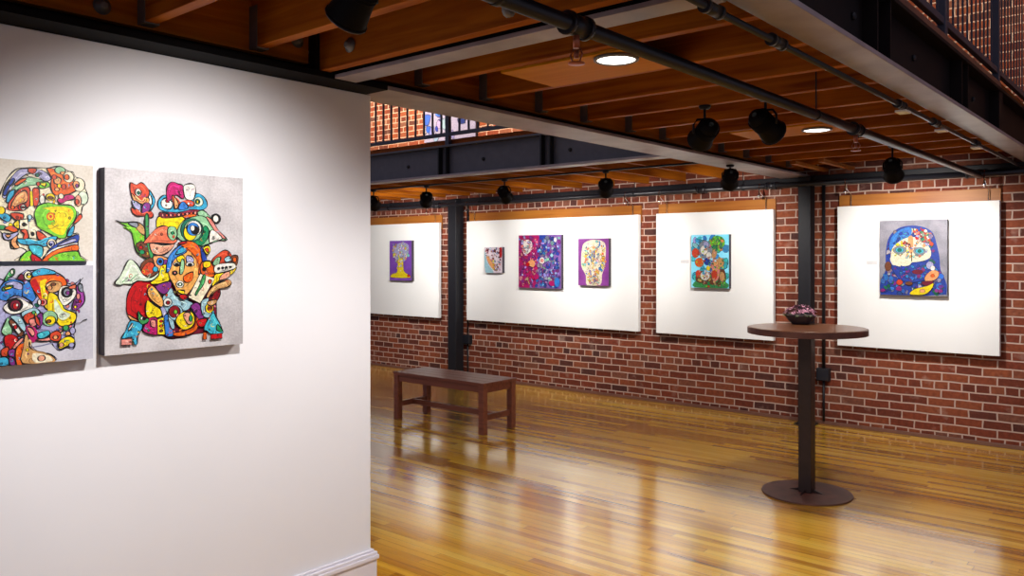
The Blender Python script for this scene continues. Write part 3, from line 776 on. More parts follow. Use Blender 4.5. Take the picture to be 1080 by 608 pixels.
  ('c','red',(307,210),6,7),
  ('c','wh',(298,211),6,9),
  ('p','lb',[(242,178),(283,192),(301,174),(289,156),(253,154)]),
  ('p','ror',[(248,164),(274,179),(283,166),(274,150),(259,138)]),
  ('c','stem',(280,176),6,6),
  ('p','pur',[(289,162),(307,174),(307,135),(289,123)]),
  ('p','pink',[(265,150),(283,156),(289,136),(274,127)]),
  ('p','ror',[(286,165),(298,149),(298,129),(286,143)]),
  ('p','pgr',[(182,117),(190,142),(202,164),(213,131),(213,109),(193,104)]),
  ('p','brn',[(204,151),(219,153),(250,109),(236,98),(213,128)]),
  ('p','wh#',[(213,141),(224,143),(242,113),(233,104),(219,124)]),
  ('c','red',(224,130),6,7),
  ('p','lb',[(207,167),(236,165),(256,132),(250,113),(227,143)]),
  ('p','red',[(190,98),(213,106),(233,88),(222,57),(196,62)]),
  ('p','ror',[(182,57),(202,65),(202,37),(182,35)]),
  ('p','pur',[(202,52),(222,57),(222,32),(204,33)]),
  ('p','pink',[(216,64),(239,91),(248,87),(224,57)]),
  ('p','mag!',[(256,128),(274,130),(292,110),(289,81),(274,75),(262,102)]),
  ('p','pink',[(259,125),(274,124),(283,104),(274,95)]),
  ('p','cyan',[(292,103),(325,111),(331,97),(310,86),(295,87)]),
  ('p','pink',[(283,81),(325,88),(343,106),(374,111),(355,92),(325,75)]),
  ('p','ror',[(334,100),(355,109),(368,94),(362,72),(343,73),(331,84)]),
  ('c','por',(349,86),8,7),
  ('p','yel',[(358,65),(374,81),(399,86),(412,71),(402,55),(380,50),(362,45)]),
  ('c','lsal',(368,58),8,8),
  ('c','vio',(402,55),10,8),
  ('c','stem',(383,117),10,10),
  ('c','vio',(405,105),10,12),
  ('c','por',(390,96),9,7),
  ('p','org',[(224,54),(248,74),(256,41),(248,2),(227,2)]),
  ('p','tan',[(245,4),(248,61),(253,103),(262,96),(265,66),(277,49),(310,36),(337,24),(345,0)]),
  ('p','cream!',[(277,36),(313,30),(334,18),(337,4),(283,5)]),
  ('c','lsal',(304,17),12,10),
  ('p','bl',[(171,30),(199,30),(202,5),(171,5)]),
  ('p','pur',[(204,30),(219,25),(222,3),(207,4)]),
  ('p','stem',[(190,291),(202,313),(213,326),(222,322),(219,307),(204,297),(196,285)]),
  ('c','wh',(213,316),5,7),
  ('p','mar',[(230,293),(239,309),(248,303),(248,287)]),
  ('c','cream',(262,303),13,15),
  ('c','yel',(265,303),8,9),
  ('c','wh',(265,306),4,4),
  ('l',4.6,'blk',[(415,260),(428,276),(441,293)]),
  ('l',4.9,'blk',[(405,132),(431,131),(441,140),(454,143)]),
 ],
 'a': [
  ('p','vio!',[(104,499),(270,553),(412,510),(392,359),(311,277),(167,276),(84,388)]),
  ('f',[(84,528),(270,567),(412,524),(412,359),(311,277),(146,276),(63,388)],['wh','cream','lb','por','yel','tan'],92,20.6),
  ('p','yel',[(187,304),(290,304),(311,139),(412,85),(432,44),(42,38),(63,94),(167,123)]),
  ('f',[(187,304),(290,304),(311,139),(167,137)],['cream','wh','yel'],18,16.5),
  ('c','red',(412,71),32,17),
 ],
 'b': [
  ('p','lb!',[(0,288),(17,-1),(168,0),(51,137),(17,250)]),
  ('f',[(17,326),(284,324),(284,14),(168,13),(34,200)],['wh','gry','pink','vio','brn','mar'],82,15.8),
  ('p','por',[(34,213),(84,200),(168,88),(168,38),(84,112)]),
  ('f',[(135,163),(235,125),(235,26),(152,50)],['tan','yel','por'],18,13.2),
  ('p','red',[(268,324),(305,324),(305,212),(268,212)]),
 ],
 'c': [
  ('p','mag!',[(0,669),(325,663),(340,454),(295,264),(264,6),(0,6)]),
  ('p','dbl!',[(340,663),(461,660),(446,501),(340,407)]),
  ('f',[(15,650),(310,645),(295,288),(249,24),(15,19)],['mag','pink','pur','vio','mag','pur'],161,25.3),
  ('f',[(340,645),(652,640),(652,22),(279,25),(310,347)],['dbl','pur','gry','vio','hb','dbl','pur','lb'],241,25.3),
  ('p','wh!',[(78,577),(172,611),(233,551),(187,455),(94,431)]),
  ('f',[(47,601),(203,599),(264,431),(94,407)],['vio','pink','wh'],36,20.2),
  ('c','wh',(386,347),45,41),
  ('c','pink',(386,347),27,24),
  ('p','por',[(141,311),(218,359),(279,323),(249,263),(172,287)]),
  ('c','red',(156,299),31,24),
  ('c','mag',(550,66),59,35),
  ('c','hb',(623,79),44,59),
  ('c','wh',(594,605),23,28),
  ('c','mag',(295,144),45,36),
 ],
 'd': [
  ('p','cream!',[(56,446),(98,514),(222,546),(357,522),(397,443),(383,243),(343,131),(316,7),(126,3),(112,116),(42,241)]),
  ('f',[(70,446),(112,502),(276,534),(370,499),(383,265),(330,153),(303,18),(139,14),(126,128),(56,264)],['wh','lb','yel','cream','hb','gry','cream','wh','por'],184,18.2),
  ('l',9.9,'yel',[(222,445),(208,298),(235,197)]),
  ('f',[(330,489),(397,443),(397,221),(343,198)],['org','por','yel'],20,16.9),
  ('f',[(139,151),(303,153),(303,18),(139,14)],['cream','por','pink','yel','lb'],32,16.9),
 ],
 'e': [
  ('f',[(19,36),(19,550),(416,544),(416,44)],['bl','lb','cyan'],50,41.8),
  ('p','stem',[(42,5),(65,78),(232,101),(405,64),(416,4)]),
  ('p','brn',[(53,78),(98,181),(253,162),(373,204),(405,114),(373,53),(176,39)]),
  ('f',[(65,16),(98,160),(384,184),(394,14)],['stem','leaf','brn','tan','dgr','ror'],78,17.8),
  ('p','tan',[(253,506),(297,505),(297,344),(243,324)]),
  ('c','leaf',(308,485),86,71),
  ('f',[(210,527),(341,555),(394,464),(341,384),(232,425)],['stem','leaf','dgr','tan','leaf'],50,19.9),
  ('p','gry',[(76,426),(143,508),(210,486),(253,405),(210,324),(121,324)]),
  ('c','wh',(154,406),44,50),
  ('c','wh',(210,344),33,41),
  ('c','vio',(176,466),34,31),
  ('c','ror',(53,375),45,52),
  ('c','org',(98,273),52,51),
  ('c','dbl',(187,283),34,41),
  ('c','yel',(221,212),43,31),
  ('c','ror',(87,150),34,41),
  ('c','wh',(165,131),56,50),
  ('c','bl',(154,161),22,20),
  ('p','pink',[(243,284),(308,304),(341,203),(308,82),(243,101)]),
  ('c','tan',(341,274),43,50),
  ('c','ror',(275,142),33,51),
  ('c','tan',(362,123),32,51),
  ('c','por',(286,263),33,31),
  ('f',[(53,427),(210,466),(384,304),(384,84),(76,99)],['ror','wh','yel','tan','hb','stem','por','pink'],78,13.6),
 ],
 'f': [
  ('p','dbl!',[(9,0),(9,133),(51,231),(51,363),(67,494),(108,573),(182,624),(278,638),(381,619),(451,566),(482,464),(505,345),(513,235),(551,143),(559,17)]),
  ('f',[(17,10),(17,133),(59,239),(67,433),(117,573),(278,621),(436,566),(474,430),(505,235),(543,126),(543,25)],['hb','dbl','pur','teal','hb','gry','vio','dbl'],252,22.9),
  ('p','hb',[(84,415),(100,529),(182,606),(270,621),(262,535),(182,502),(133,424)]),
  ('f',[(108,468),(182,589),(262,604),(246,544)],['bl','hb','dbl'],32,14.1),
  ('p','cream!',[(108,424),(182,502),(278,535),(358,499),(428,430),(428,345),(342,311),(278,302),(222,267),(108,284)]),
  ('f',[(278,604),(373,610),(436,549),(444,447),(381,465),(294,517)],['ror','cream','gry','stem','por','red'],59,16.7),
  ('p','cream!',[(108,363),(262,380),(270,293),(222,271),(108,292)]),
  ('p','cream!',[(117,354),(198,362),(198,302),(117,301)]),
  ('p','por!',[(246,527),(286,535),(286,397),(254,397)]),
  ('f',[(141,467),(230,501),(262,449),(182,449)],['por','brn','ror','yel'],23,14.1),
  ('f',[(117,433),(246,483),(405,482),(412,362),(246,345),(125,362)],['tan','cream','por','yel','gry','lb'],69,11.4),
  ('c','gry',(174,415),56,36),
  ('c','cyan',(174,415),36,22),
  ('c','teal',(174,415),18,17),
  ('c','gry',(342,405),52,36),
  ('c','cyan',(342,405),35,22),
  ('c','teal',(342,405),16,16),
  ('l',7.2,'blk',[(274,397),(278,310)]),
  ('p','dbl',[(108,275),(222,250),(278,293),(381,311),(444,260),(428,175),(302,121),(166,153)]),
  ('f',[(125,258),(278,267),(420,285),(412,183),(302,138),(182,171)],['hb','dbl','pur','teal','dbl'],78,17.6),
  ('c','mar',(326,216),47,22),
  ('c','brn',(75,266),29,44),
  ('c','ror',(174,119),28,26),
  ('c','brn',(254,111),32,18),
  ('c','vio',(428,277),31,34),
  ('p','por',[(389,174),(451,235),(505,210),(474,150),(397,131)]),
  ('c','org',(451,184),16,17),
  ('c','wh',(451,252),20,22),
  ('p','mar',[(373,131),(459,133),(412,89),(366,105)]),
  ('p','yel',[(262,12),(302,61),(405,89),(459,116),(436,56),(373,11)]),
  ('c','por',(366,45),23,17),
 ],
}
PAL = {'red': (200, 15, 25), 'dred': (140, 12, 30), 'mar': (120, 20, 50), 'lb': (165, 212, 228), 'mag': (190, 25, 110), 'wh': (245, 245, 235), 'bl': (60, 175, 220), 'dbl': (40, 70, 170), 'yel': (252, 225, 15), 'pgr': (150, 208, 160), 'teal': (15, 115, 95), 'dgr': (25, 150, 95), 'pink': (240, 150, 140), 'ror': (218, 75, 45), 'por': (245, 170, 110), 'vio': (175, 175, 220), 'pur': (135, 50, 140), 'stem': (65, 160, 90), 'leaf': (125, 215, 55), 'brn': (120, 70, 45), 'tan': (215, 165, 105), 'sal': (236, 118, 85), 'lsal': (240, 170, 140), 'wing': (220, 240, 215), 'cream': (250, 242, 210), 'org': (238, 100, 20), 'skin': (245, 178, 92), 'hb': (55, 130, 220), 'blk': (12, 10, 18), 'cyan': (70, 195, 220), 'gry': (140, 150, 165)}
def smooth_closed(pts, sub=3):
    n = len(pts); out = []
    for i in range(n):
        p0, p1, p2, p3 = (Vector(pts[(i + k) % n]) for k in (-1, 0, 1, 2))
        for j in range(sub):
            t = j / sub
            out.append(0.5 * ((2*p1) + (p2 - p0)*t + (2*p0 - 5*p1 + 4*p2 - p3)*t*t + (3*p1 - p0 - 3*p2 + p3)*t**3))
    return out
def inside(p, poly):
    c = False; n = len(poly); j = n - 1
    for i in range(n):
        a, b = poly[i], poly[j]
        if (a[1] > p[1]) != (b[1] > p[1]) and p[0] < (b[0]-a[0])*(p[1]-a[1])/(b[1]-a[1]) + a[0]: c = not c
        j = i
    return c
def art_mesh(name, shapes, w, h, off, parent, outl, seed, dz=0.000018, mat_=None):
    rnd = random.Random(seed); vs = []; fs = []; cols = []; lay = [0]
    blk = srgb((12, 10, 18))
    def clampp(p): return (min(max(p[0], 0.001), w - 0.001), min(max(p[1], 0.001), h - 0.001))
    def put(poly, col):
        poly = [clampp(p) for p in poly]
        tris = tessellate_polygon([[Vector((p[0], p[1], 0)) for p in poly]])
        o = len(vs); d = -(off + lay[0] * dz)
        vs.extend([(p[0], d, p[1]) for p in poly])
        for t in tris: fs.append([o + k for k in t]); cols.append(col)
    def strip(pts, wd, col, closed):
        n = len(pts); o = len(vs); d = -(off + (lay[0] + 0.5) * dz)
        for i, p in enumerate(pts):
            a = Vector(pts[(i-1) % n] if closed or i > 0 else pts[i]); b = Vector(pts[(i+1) % n] if closed or i < n-1 else pts[i])
            t = (b - a); t = t.normalized() if t.length > 1e-7 else Vector((1, 0)); nn = Vector((-t.y, t.x))
            ww = wd * (0.8 + 0.4 * math.sin(i * 0.9 + n))
            for s in (-0.5, 0.5):
                q = clampp(Vector(p) + nn * ww * s); vs.append((q[0], d, q[1]))
        for i in range(n if closed else n - 1):
            j = (i + 1) % n; fs.append([o+2*i, o+2*i+1, o+2*j+1, o+2*j]); cols.append(col)
    def ell(c, rx, ry, n=14, a0=0): return [Vector((c[0] + rx*math.cos(a0 + 2*PI*k/n), c[1] + ry*math.sin(a0 + 2*PI*k/n))) for k in range(n)]
    for s in shapes:
        lay[0] += 1
        if s[0] == 'p':
            nm = s[1]; ol = not nm.endswith('!')
            pl = [Vector((x/1000, y/1000)) for x, y in s[2]] if '#' in nm else smooth_closed([(x/1000, y/1000) for x, y in s[2]]); nm = nm.replace('#', '')
            put(pl, srgb(PAL[nm.strip('!#')]))
            if ol and outl: strip([tuple(p) for p in pl], outl, blk, True)
            # lighter brush lick inside the bigger shapes
            if outl and len(s[2]) > 6:
                c = sum((Vector(p) for p in pl), Vector((0, 0))) / len(pl)
                base = PAL[nm.strip('!#')]; lc = srgb(tuple(min(255, v * 1.15 + 22) for v in base))
                lay[0] += 1
                q = [c + (p - c) * 0.62 for p in pl]; k = len(q)//2
                strip([tuple(v) for v in q[:k]], outl * 1.0, lc, False)
                dc = srgb(tuple(v * 0.72 for v in base)); strip([tuple(v) for v in q[k:]], outl * 0.9, dc, False)
            if outl and seed < 6:
                ar = abs(sum(pl[i].x*pl[i-1].y - pl[i-1].x*pl[i].y for i in range(len(pl)))) / 2
                P2 = [tuple(p) for p in pl]; base = PAL[nm.strip('!#')]
                for _ in range(min(9, int(ar / 0.00035))):
                    for _try in range(30):
                        p = (rnd.uniform(min(q[0] for q in P2), max(q[0] for q in P2)), rnd.uniform(min(q[1] for q in P2), max(q[1] for q in P2)))
                        R_ = rnd.uniform(0.005, 0.011)
                        if inside(p, P2) and all(inside((p[0]+R_*a, p[1]+R_*b), P2) for a, b in ((1,0),(-1,0),(0,1),(0,-1))): break
                    else: continue
                    lay[0] += 1; a0 = rnd.uniform(0, 6.28); kd = rnd.random(); tn = rnd.uniform(2.5, 7)
                    cc = rnd.choice([tuple(min(255, v*1.2+35) for v in base), tuple(v*0.6 for v in base), tuple(v*0.6 for v in base), PAL[rnd.choice(['yel','ror','bl','wh','org','pur','dgr'])]])
                    if kd < 0.75:
                        strip([(p[0] + R_*(j/10)*math.cos(a0 + tn*j/10), p[1] + R_*(j/10)*math.sin(a0 + tn*j/10)) for j in range(2, 11)], 0.0024, srgb(cc), False)
                    else:
                        put(ell(p, R_*0.5, R_*0.6, 9), srgb(cc)); strip([tuple(v) for v in ell(p, R_*0.5, R_*0.6, 9)], 0.0018, blk, True)
        elif s[0] in ('c', 'c!'):
            pl = ell((s[2][0]/1000, s[2][1]/1000), s[3]/1000, s[4]/1000); put(pl, srgb(PAL[s[1]]))
            if outl and s[0] == 'c' and s[3] > outl * 900: strip([tuple(p) for p in pl], outl * 0.8, blk, True)
        elif s[0] == 'l':
            strip([(x/1000, y/1000) for x, y in s[3]], s[1]/1000, srgb(PAL[s[2]]), False)
        elif s[0] == 'f':
            poly = [(x/1000, y/1000) for x, y in s[1]]
            xa, xb = min(p[0] for p in poly), max(p[0] for p in poly); ya, yb = min(p[1] for p in poly), max(p[1] for p in poly)
            k = 0; tries = 0
            while k < s[3] and tries < 4000:
                tries += 1; p = (rnd.uniform(xa, xb), rnd.uniform(ya, yb))
                if not inside(p, poly): continue
                k += 1; lay[0] += 0.25 if False else 1
                r = s[4]/1000 * rnd.uniform(0.5, 1.25); asp = rnd.uniform(0.45, 1.0); an = rnd.uniform(0, PI)
                base = PAL[rnd.choice(s[2])]; c = srgb(tuple(min(255, max(0, v * rnd.uniform(0.8, 1.15))) for v in base))
                pts = []
                for q in range(9):
                    a = 2*PI*q/9; rr = r * rnd.uniform(0.8, 1.2); x = rr*math.cos(a); y = rr*asp*math.sin(a)
                    pts.append(Vector((p[0] + x*math.cos(an) - y*math.sin(an), p[1] + x*math.sin(an) + y*math.cos(an))))
                put(pts, c); strip([tuple(v) for v in pts], max(0.0022, r*0.16), blk if rnd.random() < 0.6 else srgb((70, 60, 110)), True)
    me = bpy.data.meshes.new(name); me.from_pydata(vs, [], fs)
    at = me.color_attributes.new('Col', 'FLOAT_COLOR', 'CORNER')
    data = []
    for p, c in zip(me.polygons, cols): data += [c[0], c[1], c[2], 1.0] * p.loop_total
    dk = 0.72 if seed < 6 else (0.60 if seed < 12 else 0.55)
    data = [v if i % 4 == 3 else v * dk for i, v in enumerate(data)]
    at.data.foreach_set('color', data)
    me.materials.append(M['paint']); me.update()
    o = bpy.data.objects.new(name, me); COL.objects.link(o); o.parent = parent
    return o
def painting(key, label, loc, rz, w, h, t, bgm, outl, seed, fig, side=None):
    e = thing('painting', label, 'painting', loc, rz)
    mb = MB(); mb.box((0, -t, 0), (w, 0, h))
    cv = mb.build('canvas', [bgm, side or M['canvas_side']], e)
    for p in cv.data.polygons: p.material_index = 0 if p.normal.y < -0.9 else 1
    art_mesh(fig, ART[key], w, h, t + 0.0002, e, outl, seed)
    return e
silver = canvas_mat('silver_grey_ground', (0.36, 0.345, 0.365), (0.53, 0.515, 0.54))
cream = canvas_mat('cream_ground', (0.50, 0.46, 0.40), (0.62, 0.59, 0.54))
silver2 = canvas_mat('pale_lilac_ground', (0.37, 0.37, 0.44), (0.48, 0.48, 0.55))
painting('big', 'large silver-grey canvas of a stacked figure with rose, wing and blue boots', (-3.1, 1.298, 1.291), PI/2, 0.560, 0.690, 0.05, silver, 0.0046, 3, 'painted_figure')
painting('L1', 'cream canvas with colourful profile head, upper of the pair at the left edge', (-3.1, 0.78, 1.638), PI/2, 0.477, 0.343, 0.05, cream, 0.0044, 4, 'painted_figure')
painting('L2', 'pale lilac canvas with big-eyed orange-maned face, lower of the left pair', (-3.1, 0.78, 1.286), PI/2, 0.477, 0.336, 0.05, silver2, 0.0044, 5, 'painted_figure')
YP = 8.04
painting('a', 'small purple canvas with a pale tree-shaped head on the leftmost board', (-9.149, YP, 1.318), 0, 0.472, 0.58, 0.05, canvas_mat('violet_ground', (0.10, 0.03, 0.24), (0.16, 0.05, 0.34)), 0.004, 6, 'painted_figure')
painting('b', 'smallest canvas, a pinkish collage face with pale blue corner, left of the magenta one', (-7.255, YP, 1.45), 0, 0.31, 0.338, 0.05, canvas_mat('pinkish_ground', (0.42, 0.36, 0.42), (0.62, 0.55, 0.6)), 0.003, 7, 'painted_collage')
painting('c', 'largest canvas on the wide board, an abstract of magenta and indigo', (-6.664, YP, 1.267), 0, 0.68, 0.668, 0.05, canvas_mat('indigo_ground', (0.10, 0.05, 0.22), (0.2, 0.09, 0.3)), 0.003, 8, 'painted_abstract')
painting('d', 'purple canvas with a cream vase-shaped face, right of the magenta abstract', (-5.726, YP, 1.318), 0, 0.437, 0.56, 0.05, canvas_mat('plum_ground', (0.13, 0.02, 0.16), (0.2, 0.04, 0.23)), 0.003, 9, 'painted_figure')
painting('e', 'sky-blue canvas with a tree and a crowd of small figures', (-4.218, YP, 1.326), 0, 0.437, 0.57, 0.055, canvas_mat('sky_blue_ground', (0.14, 0.56, 0.74), (0.24, 0.66, 0.84)), 0.003, 10, 'painted_scene')
painting('f', 'canvas of a blue bearded face with teal eyes on grey, rightmost board', (-2.279, YP, 1.305), 0, 0.566, 0.688, 0.05, canvas_mat('grey_lilac_ground', (0.14, 0.14, 0.17), (0.25, 0.24, 0.28)), 0.003, 11, 'painted_face')
# upstairs picture
uq = thing('painting', 'large blue and white canvas on the upper brick wall behind the left railing', 'painting', (-8.5, YW - 0.003, 3.30))
mb = MB(); mb.box((0, -0.05, 0), (1.0, 0, 1.15)); cv = mb.build('canvas', [canvas_mat('bluish_ground', (0.08, 0.12, 0.42), (0.25, 0.32, 0.65), 3), M['canvas_side']], uq)
for p in cv.data.polygons: p.material_index = 0 if p.normal.y < -0.9 else 1
art_mesh('painted_scene', [('p', 'vio#!', [(0, 0), (1000, 0), (1000, 1150), (0, 1150)]), ('f', [(0, 0), (1000, 0), (1000, 1150), (0, 1150)], ['hb', 'vio', 'dbl', 'wh', 'vio'], 60, 75)], 1.0, 1.15, 0.0502, uq, 0.006, 12)

# ------------------------------------------------------------------ bench
bt = thing('bench', 'dark reddish-brown wooden bench standing on the floor in front of the left column', 'bench', (-5.69, 5.80, 0))
Lx, Ly = 0.62, 0.235
g = MB()
for i in range(4):
    y0 = -Ly - 0.005 + i * (2*Ly + 0.01) / 4; g.box((-Lx - 0.012, y0 + 0.0012, 0.452), (Lx + 0.012, y0 + (2*Ly + 0.01)/4 - 0.0012, 0.482))
g.build('seat', M['bench'], bt, 0.003)
for sy in (-1, 1):
    a, b_ = sorted((sy * (Ly - 0.012), sy * (Ly - 0.034))); box('apron', (-Lx + 0.05, a, 0.385), (Lx - 0.05, b_, 0.452), M['bench'], bt, 0.002)
for sx in (-1, 1):
    a, b_ = sorted((sx * (Lx - 0.012), sx * (Lx - 0.034))); box('apron', (a, -Ly + 0.05, 0.385), (b_, Ly - 0.05, 0.452), M['bench'], bt, 0.002)
    st = box('stretcher', (sx * (Lx - 0.034) - 0.014, -Ly + 0.05, 0.125), (sx * (Lx - 0.034) + 0.014, Ly - 0.05, 0.18), M['bench'], bt, 0.002)
    MB().lathe([(0.007, 0), (0.007, 0.003), (0.004, 0.006)], 10, (sx * (Lx - 0.034) + sx * 0.014, 0, 0.152), mtx=Matrix.Rotation(sx * PI/2, 4, 'Y')).build('bolt', M['chrome'], st)
    for sy in (-1, 1):
        x0, x1 = sorted((sx * Lx, sx * (Lx - 0.062))); y0, y1 = sorted((sy * Ly, sy * (Ly - 0.062)))
        box('leg', (x0, y0, 0), (x1, y1, 0.452), M['bench'], bt, 0.003)
box('stretcher', (-Lx + 0.048, -0.016, 0.128), (Lx - 0.048, 0.016, 0.178), M['bench'], bt, 0.002)

# ------------------------------------------------------------------ high table
tb = thing('bar_table', 'tall round bar table with dark wooden top on a rusty round steel foot', 'table', (-2.10, 5.665, 0))
MB().lathe([(0.300, 0), (0.303, 0.004), (0.300, 0.012)], 64).build('base_plate', M['rust'], tb)
box('pole', (-0.044, -0.044, 0.012), (0.044, 0.044, 1.115), M['pole'], tb, 0.005)
for k in range(4):
    a = PI/2 * k + 0.25*0
    mx = Matrix.Rotation(a, 4, 'Z')
    vs = [mx @ Vector(p) for p in ((0.044, -0.004, 0.012), (0.125, -0.004, 0.012), (0.044, -0.004, 0.035), (0.044, 0.004, 0.012), (0.125, 0.004, 0.012), (0.044, 0.004, 0.035))]
    MB().add(vs, [(0,1,2),(3,5,4),(0,3,4,1),(1,4,5,2),(2,5,3,0)]).build('gusset', M['pole'], tb)
box('top_plate', (-0.14, -0.14, 1.108), (0.14, 0.14, 1.117), M['pole'], tb, 0.002)
MB().lathe([(0.388, 1.117), (0.392, 1.120), (0.392, 1.160), (0.386, 1.163)], 72).build('tabletop', M['tabtop'], tb)
MB().lathe([(0.3925, 1.119), (0.3985, 1.119), (0.3985, 1.159), (0.3925, 1.159), (0.3925, 1.119)], 72, cap=False, smooth=False).build('metal_band', M['rust'], tb)
# flower bowl
pt = thing('flower_bowl', 'shallow dark bowl of mauve blossoms standing on the round bar table', 'plant', (-2.235, 5.905, 1.163))
MB().lathe([(0.055, 0), (0.062, 0.004), (0.085, 0.03), (0.112, 0.062), (0.114, 0.066), (0.106, 0.064), (0.08, 0.045), (0.0, 0.044)], 40, cap=True).build('bowl', M['pot'], pt)
rnd = random.Random(5); fl = MB(); lf = MB()
for k in range(60):
    a = rnd.uniform(0, 2*PI); rr = 0.115 * math.sqrt(rnd.random()); c = Vector((rr*math.cos(a), rr*math.sin(a), 0.060 + 0.070*(1 - (rr/0.13)**2) + rnd.uniform(-0.008, 0.008)))
    tilt = Matrix.Rotation(a, 3, 'Z') @ Matrix.Rotation(rr * 7, 3, 'Y')
    for j in range(7):
        b_ = 2*PI*j/7 + rnd.random(); R = rnd.uniform(0.014, 0.022); d = Vector((math.cos(b_), math.sin(b_), 0)); s = Vector((-d.y, d.x, 0)) * 0.006
        q = [Vector((0,0,0)), d*R*0.55 + s + Vector((0,0,0.004)), d*R + Vector((0,0,0.010)), d*R*0.55 - s + Vector((0,0,0.004))]
        fl.add([c + tilt @ v for v in q], [(0,1,2,3)])
for k in range(26):
    a = rnd.uniform(0, 2*PI); c = Vector((0.095*math.cos(a), 0.095*math.sin(a), 0.055)); d = Vector((math.cos(a), math.sin(a), 0)); s = Vector((-d.y, d.x, 0)) * 0.009
    L_ = rnd.uniform(0.03, 0.05); lf.add([c, c + d*L_*0.5 + s + Vector((0,0,0.014)), c + d*L_ + Vector((0,0,rnd.uniform(0.0,0.02))), c + d*L_*0.5 - s + Vector((0,0,0.014))], [(0,1,2,3)])
o = fl.build('blossoms', M['petal'], pt); o['kind'] = 'stuff'
o = lf.build('leaves', M['leaf'], pt); o['kind'] = 'stuff'

# ------------------------------------------------------------------ downlights
for (x, y0, y1, lab, blab) in ((-1.925, 2.866, 3.279, 'round lit ceiling lamp nearest the camera', 'plywood panel between joists around the nearer ceiling lamp'),
                    (-1.96, 5.286, 5.699, 'round lit ceiling lamp farther away, above the high table', 'plywood panel between joists around the farther ceiling lamp')):
    bo = box('plywood_panel', (0, 0, 0), (0.74, y1 - y0, 0.012), M['ply'], None, 0.001); bo.location = (-2.50, y0, 2.515)
    tag(bo, blab, 'panel')
    yc = (2.79 if y0 < 4 else 5.47)
    yc = max(y0 + 0.10, yc)
    t = thing('ceiling_lamp', lab, 'lamp', (x, yc, 2.515))
    MB().lathe([(0.088, 0), (0.098, -0.003), (0.098, -0.012), (0.088, -0.016), (0.082, -0.013), (0.082, -0.006)], 40, cap=False).build('trim_ring', M['galv'], t)
    MB().lathe([(0.084, -0.004), (0.084, -0.009), (0.06, -0.013)], 40).build('diffuser', M['lens'], t)
    l = bpy.data.lights.new('lamp_glow', 'SPOT'); l.energy = P_DOWN; l.color = WARM; l.spot_size = math.radians(150); l.spot_blend = 0.6; l.shadow_soft_size = 0.16
    lo = bpy.data.objects.new('lamp_glow', l); COL.objects.link(lo); lo.parent = t; lo.location = (0, 0, -0.09)

# ------------------------------------------------------------------ track spotlights
def head_mesh(hd_parent, sc=1.0):
    h = MB().lathe([(0.012, 0.088), (0.034, 0.082), (0.046, 0.066), (0.050, 0.03), (0.056, -0.02), (0.062, -0.052), (0.063, -0.066), (0.057, -0.066), (0.052, -0.040)], 28, cap=False)
    h.lathe([(0.053, -0.048), (0.012, -0.046)], 28, cap=False)
    for k in range(5): h.lathe([(0.050, 0.058 - k*0.010), (0.0545, 0.056 - k*0.010), (0.0545, 0.053 - k*0.010), (0.050, 0.051 - k*0.010)], 28, cap=False, smooth=False)
    o = h.build('lamp_head', M['head'], hd_parent)
    for v in range(1): MB().lathe([(0.050, -0.047), (0.048, -0.050), (0.03, -0.053)], 24).build('lens', M['spotlens'], o)
    # barn-door like gel frame ring
    MB().tube([(0.064*math.cos(2*PI*k/16), 0.064*math.sin(2*PI*k/16), -0.064) for k in range(17)], 0.0035, 6).build('front_ring', M['black'], o)
    return o
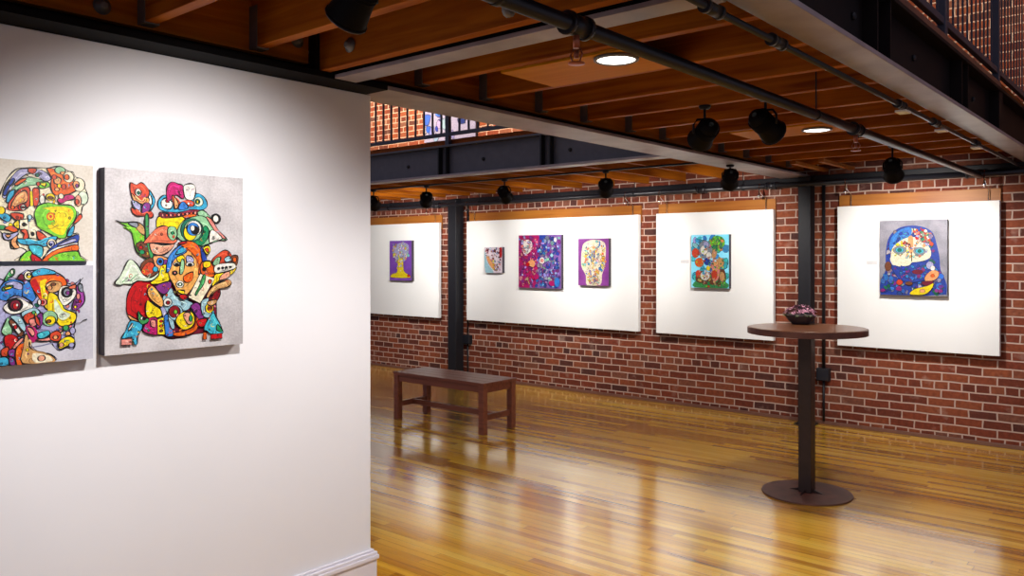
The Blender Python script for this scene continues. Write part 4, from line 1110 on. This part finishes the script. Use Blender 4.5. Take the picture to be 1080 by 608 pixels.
def spotlight(loc, ztop, target, power, size, blend, label, soft=0.03, group=None, col=WARM, hs=1.15):
    t = thing('track_spotlight', label, 'spotlight', (loc[0], loc[1], ztop), 0, group)
    dz = loc[2] - ztop
    MB().lathe([(0.034, 0), (0.034, -0.010), (0.026, -0.020), (0.010, -0.022)], 24).build('mounting_plate', M['black'], t)
    d = (Vector(target) - Vector(loc)).normalized()
    side = Vector((-d.y, d.x, 0)).normalized()
    y = MB(); y.tube([(0, 0, -0.02), (0, 0, dz + 0.075)], 0.008, 8)
    c = Vector((0, 0, dz))
    y.tube([c + side*0.066, c + side*0.066 + Vector((0,0,0.05)), c + side*0.045 + Vector((0,0,0.078)), c + Vector((0,0,0.082)), c - side*0.045 + Vector((0,0,0.078)), c - side*0.066 + Vector((0,0,0.05)), c - side*0.066], 0.007, 8)
    y.build('yoke', M['black'], t)
    h = head_mesh(t); h.scale = (hs, hs, hs * 1.15); h.location = (0, 0, dz); h.rotation_mode = 'QUATERNION'; h.rotation_quaternion = d.to_track_quat('-Z', 'Y')
    if power:
        l = bpy.data.lights.new('spot_beam', 'SPOT'); l.energy = power; l.color = col; l.spot_size = math.radians(size); l.spot_blend = blend; l.shadow_soft_size = soft
        lo = bpy.data.objects.new('spot_beam', l); COL.objects.link(lo); lo.parent = h; lo.location = (0, 0, -0.09)
    return t
ZJ = 2.520
spotlight((-1.86, 1.50, 2.40), ZJ, (-3.05, 1.62, 1.42), P_WALL, 108, 0.9, 'black spotlight hanging at the top edge nearest the white wall', hs=1.0)
spotlight((-1.9, 0.2, 2.37), ZJ, (-3.1, 0.5, 1.3), P_WALL2, 90, 0.9, 'black spotlight beyond the left edge, facing the white wall')
spotlight((-2.16, 4.25, 2.36), ZJ, (-4.6, 6.6, 1.3), 30, 60, 0.8, 'black spotlight left of the closely hung pair in the middle bay')
spotlight((-1.80, 4.25, 2.37), ZJ, (-1.3, 7.2, 1.1), 30, 60, 0.8, 'black spotlight right of the closely hung pair in the middle bay')
GR = 'spotlights facing the brick wall'
tr = box('lighting_track', (0, -0.018, 0), (10.0, 0.018, 0.016), M['black'], None, 0.002); tr.location = (-13.3, 6.55, 2.484)
tag(tr, 'thin black lighting track under the joists beside the brick wall', 'track')
for (x, tx, tz, p, lab) in ((-7.80, -8.9, 1.55, 1.0, 'small black spotlight farthest left, next to the partition edge'), (-6.86, -8.6, 1.5, 0.9, 'small black spotlight second from the left, above the left column'),
                     (-5.66, -6.35, 1.5, 1.15, 'small black spotlight above the magenta painting'), (-4.37, -5.4, 1.5, 1.0, 'small black spotlight above the right end of the wide board'),
                     (-3.09, -4.0, 1.5, 1.1, 'small black spotlight under the long beam near the slim column'), (-1.81, -2.0, 1.5, 1.25, 'small black spotlight above the rightmost board')):
    spotlight((x, 6.67 if x > -2 else 6.55, 2.33), 2.485 if x < -3.2 else (2.45 if x < -2.9 else ZJ), (tx, 8.1, tz), P_PANEL * p, 104, 0.85, lab, 0.03, GR)
for x, wh in ((-9.3, 'first'), (-7.2, 'second'), (-5.2, 'third'), (-0.9, 'fourth')):
    spotlight((x, 6.4, 5.2), 6.0, (x - 0.1, 8.1, 3.6), P_UP * (0.36 if x > -2 else 1), 95, 0.8, 'upper floor spotlight facing the upper brick wall, %s from the left' % wh, 0.05, None, (1.0, 0.80, 0.55))
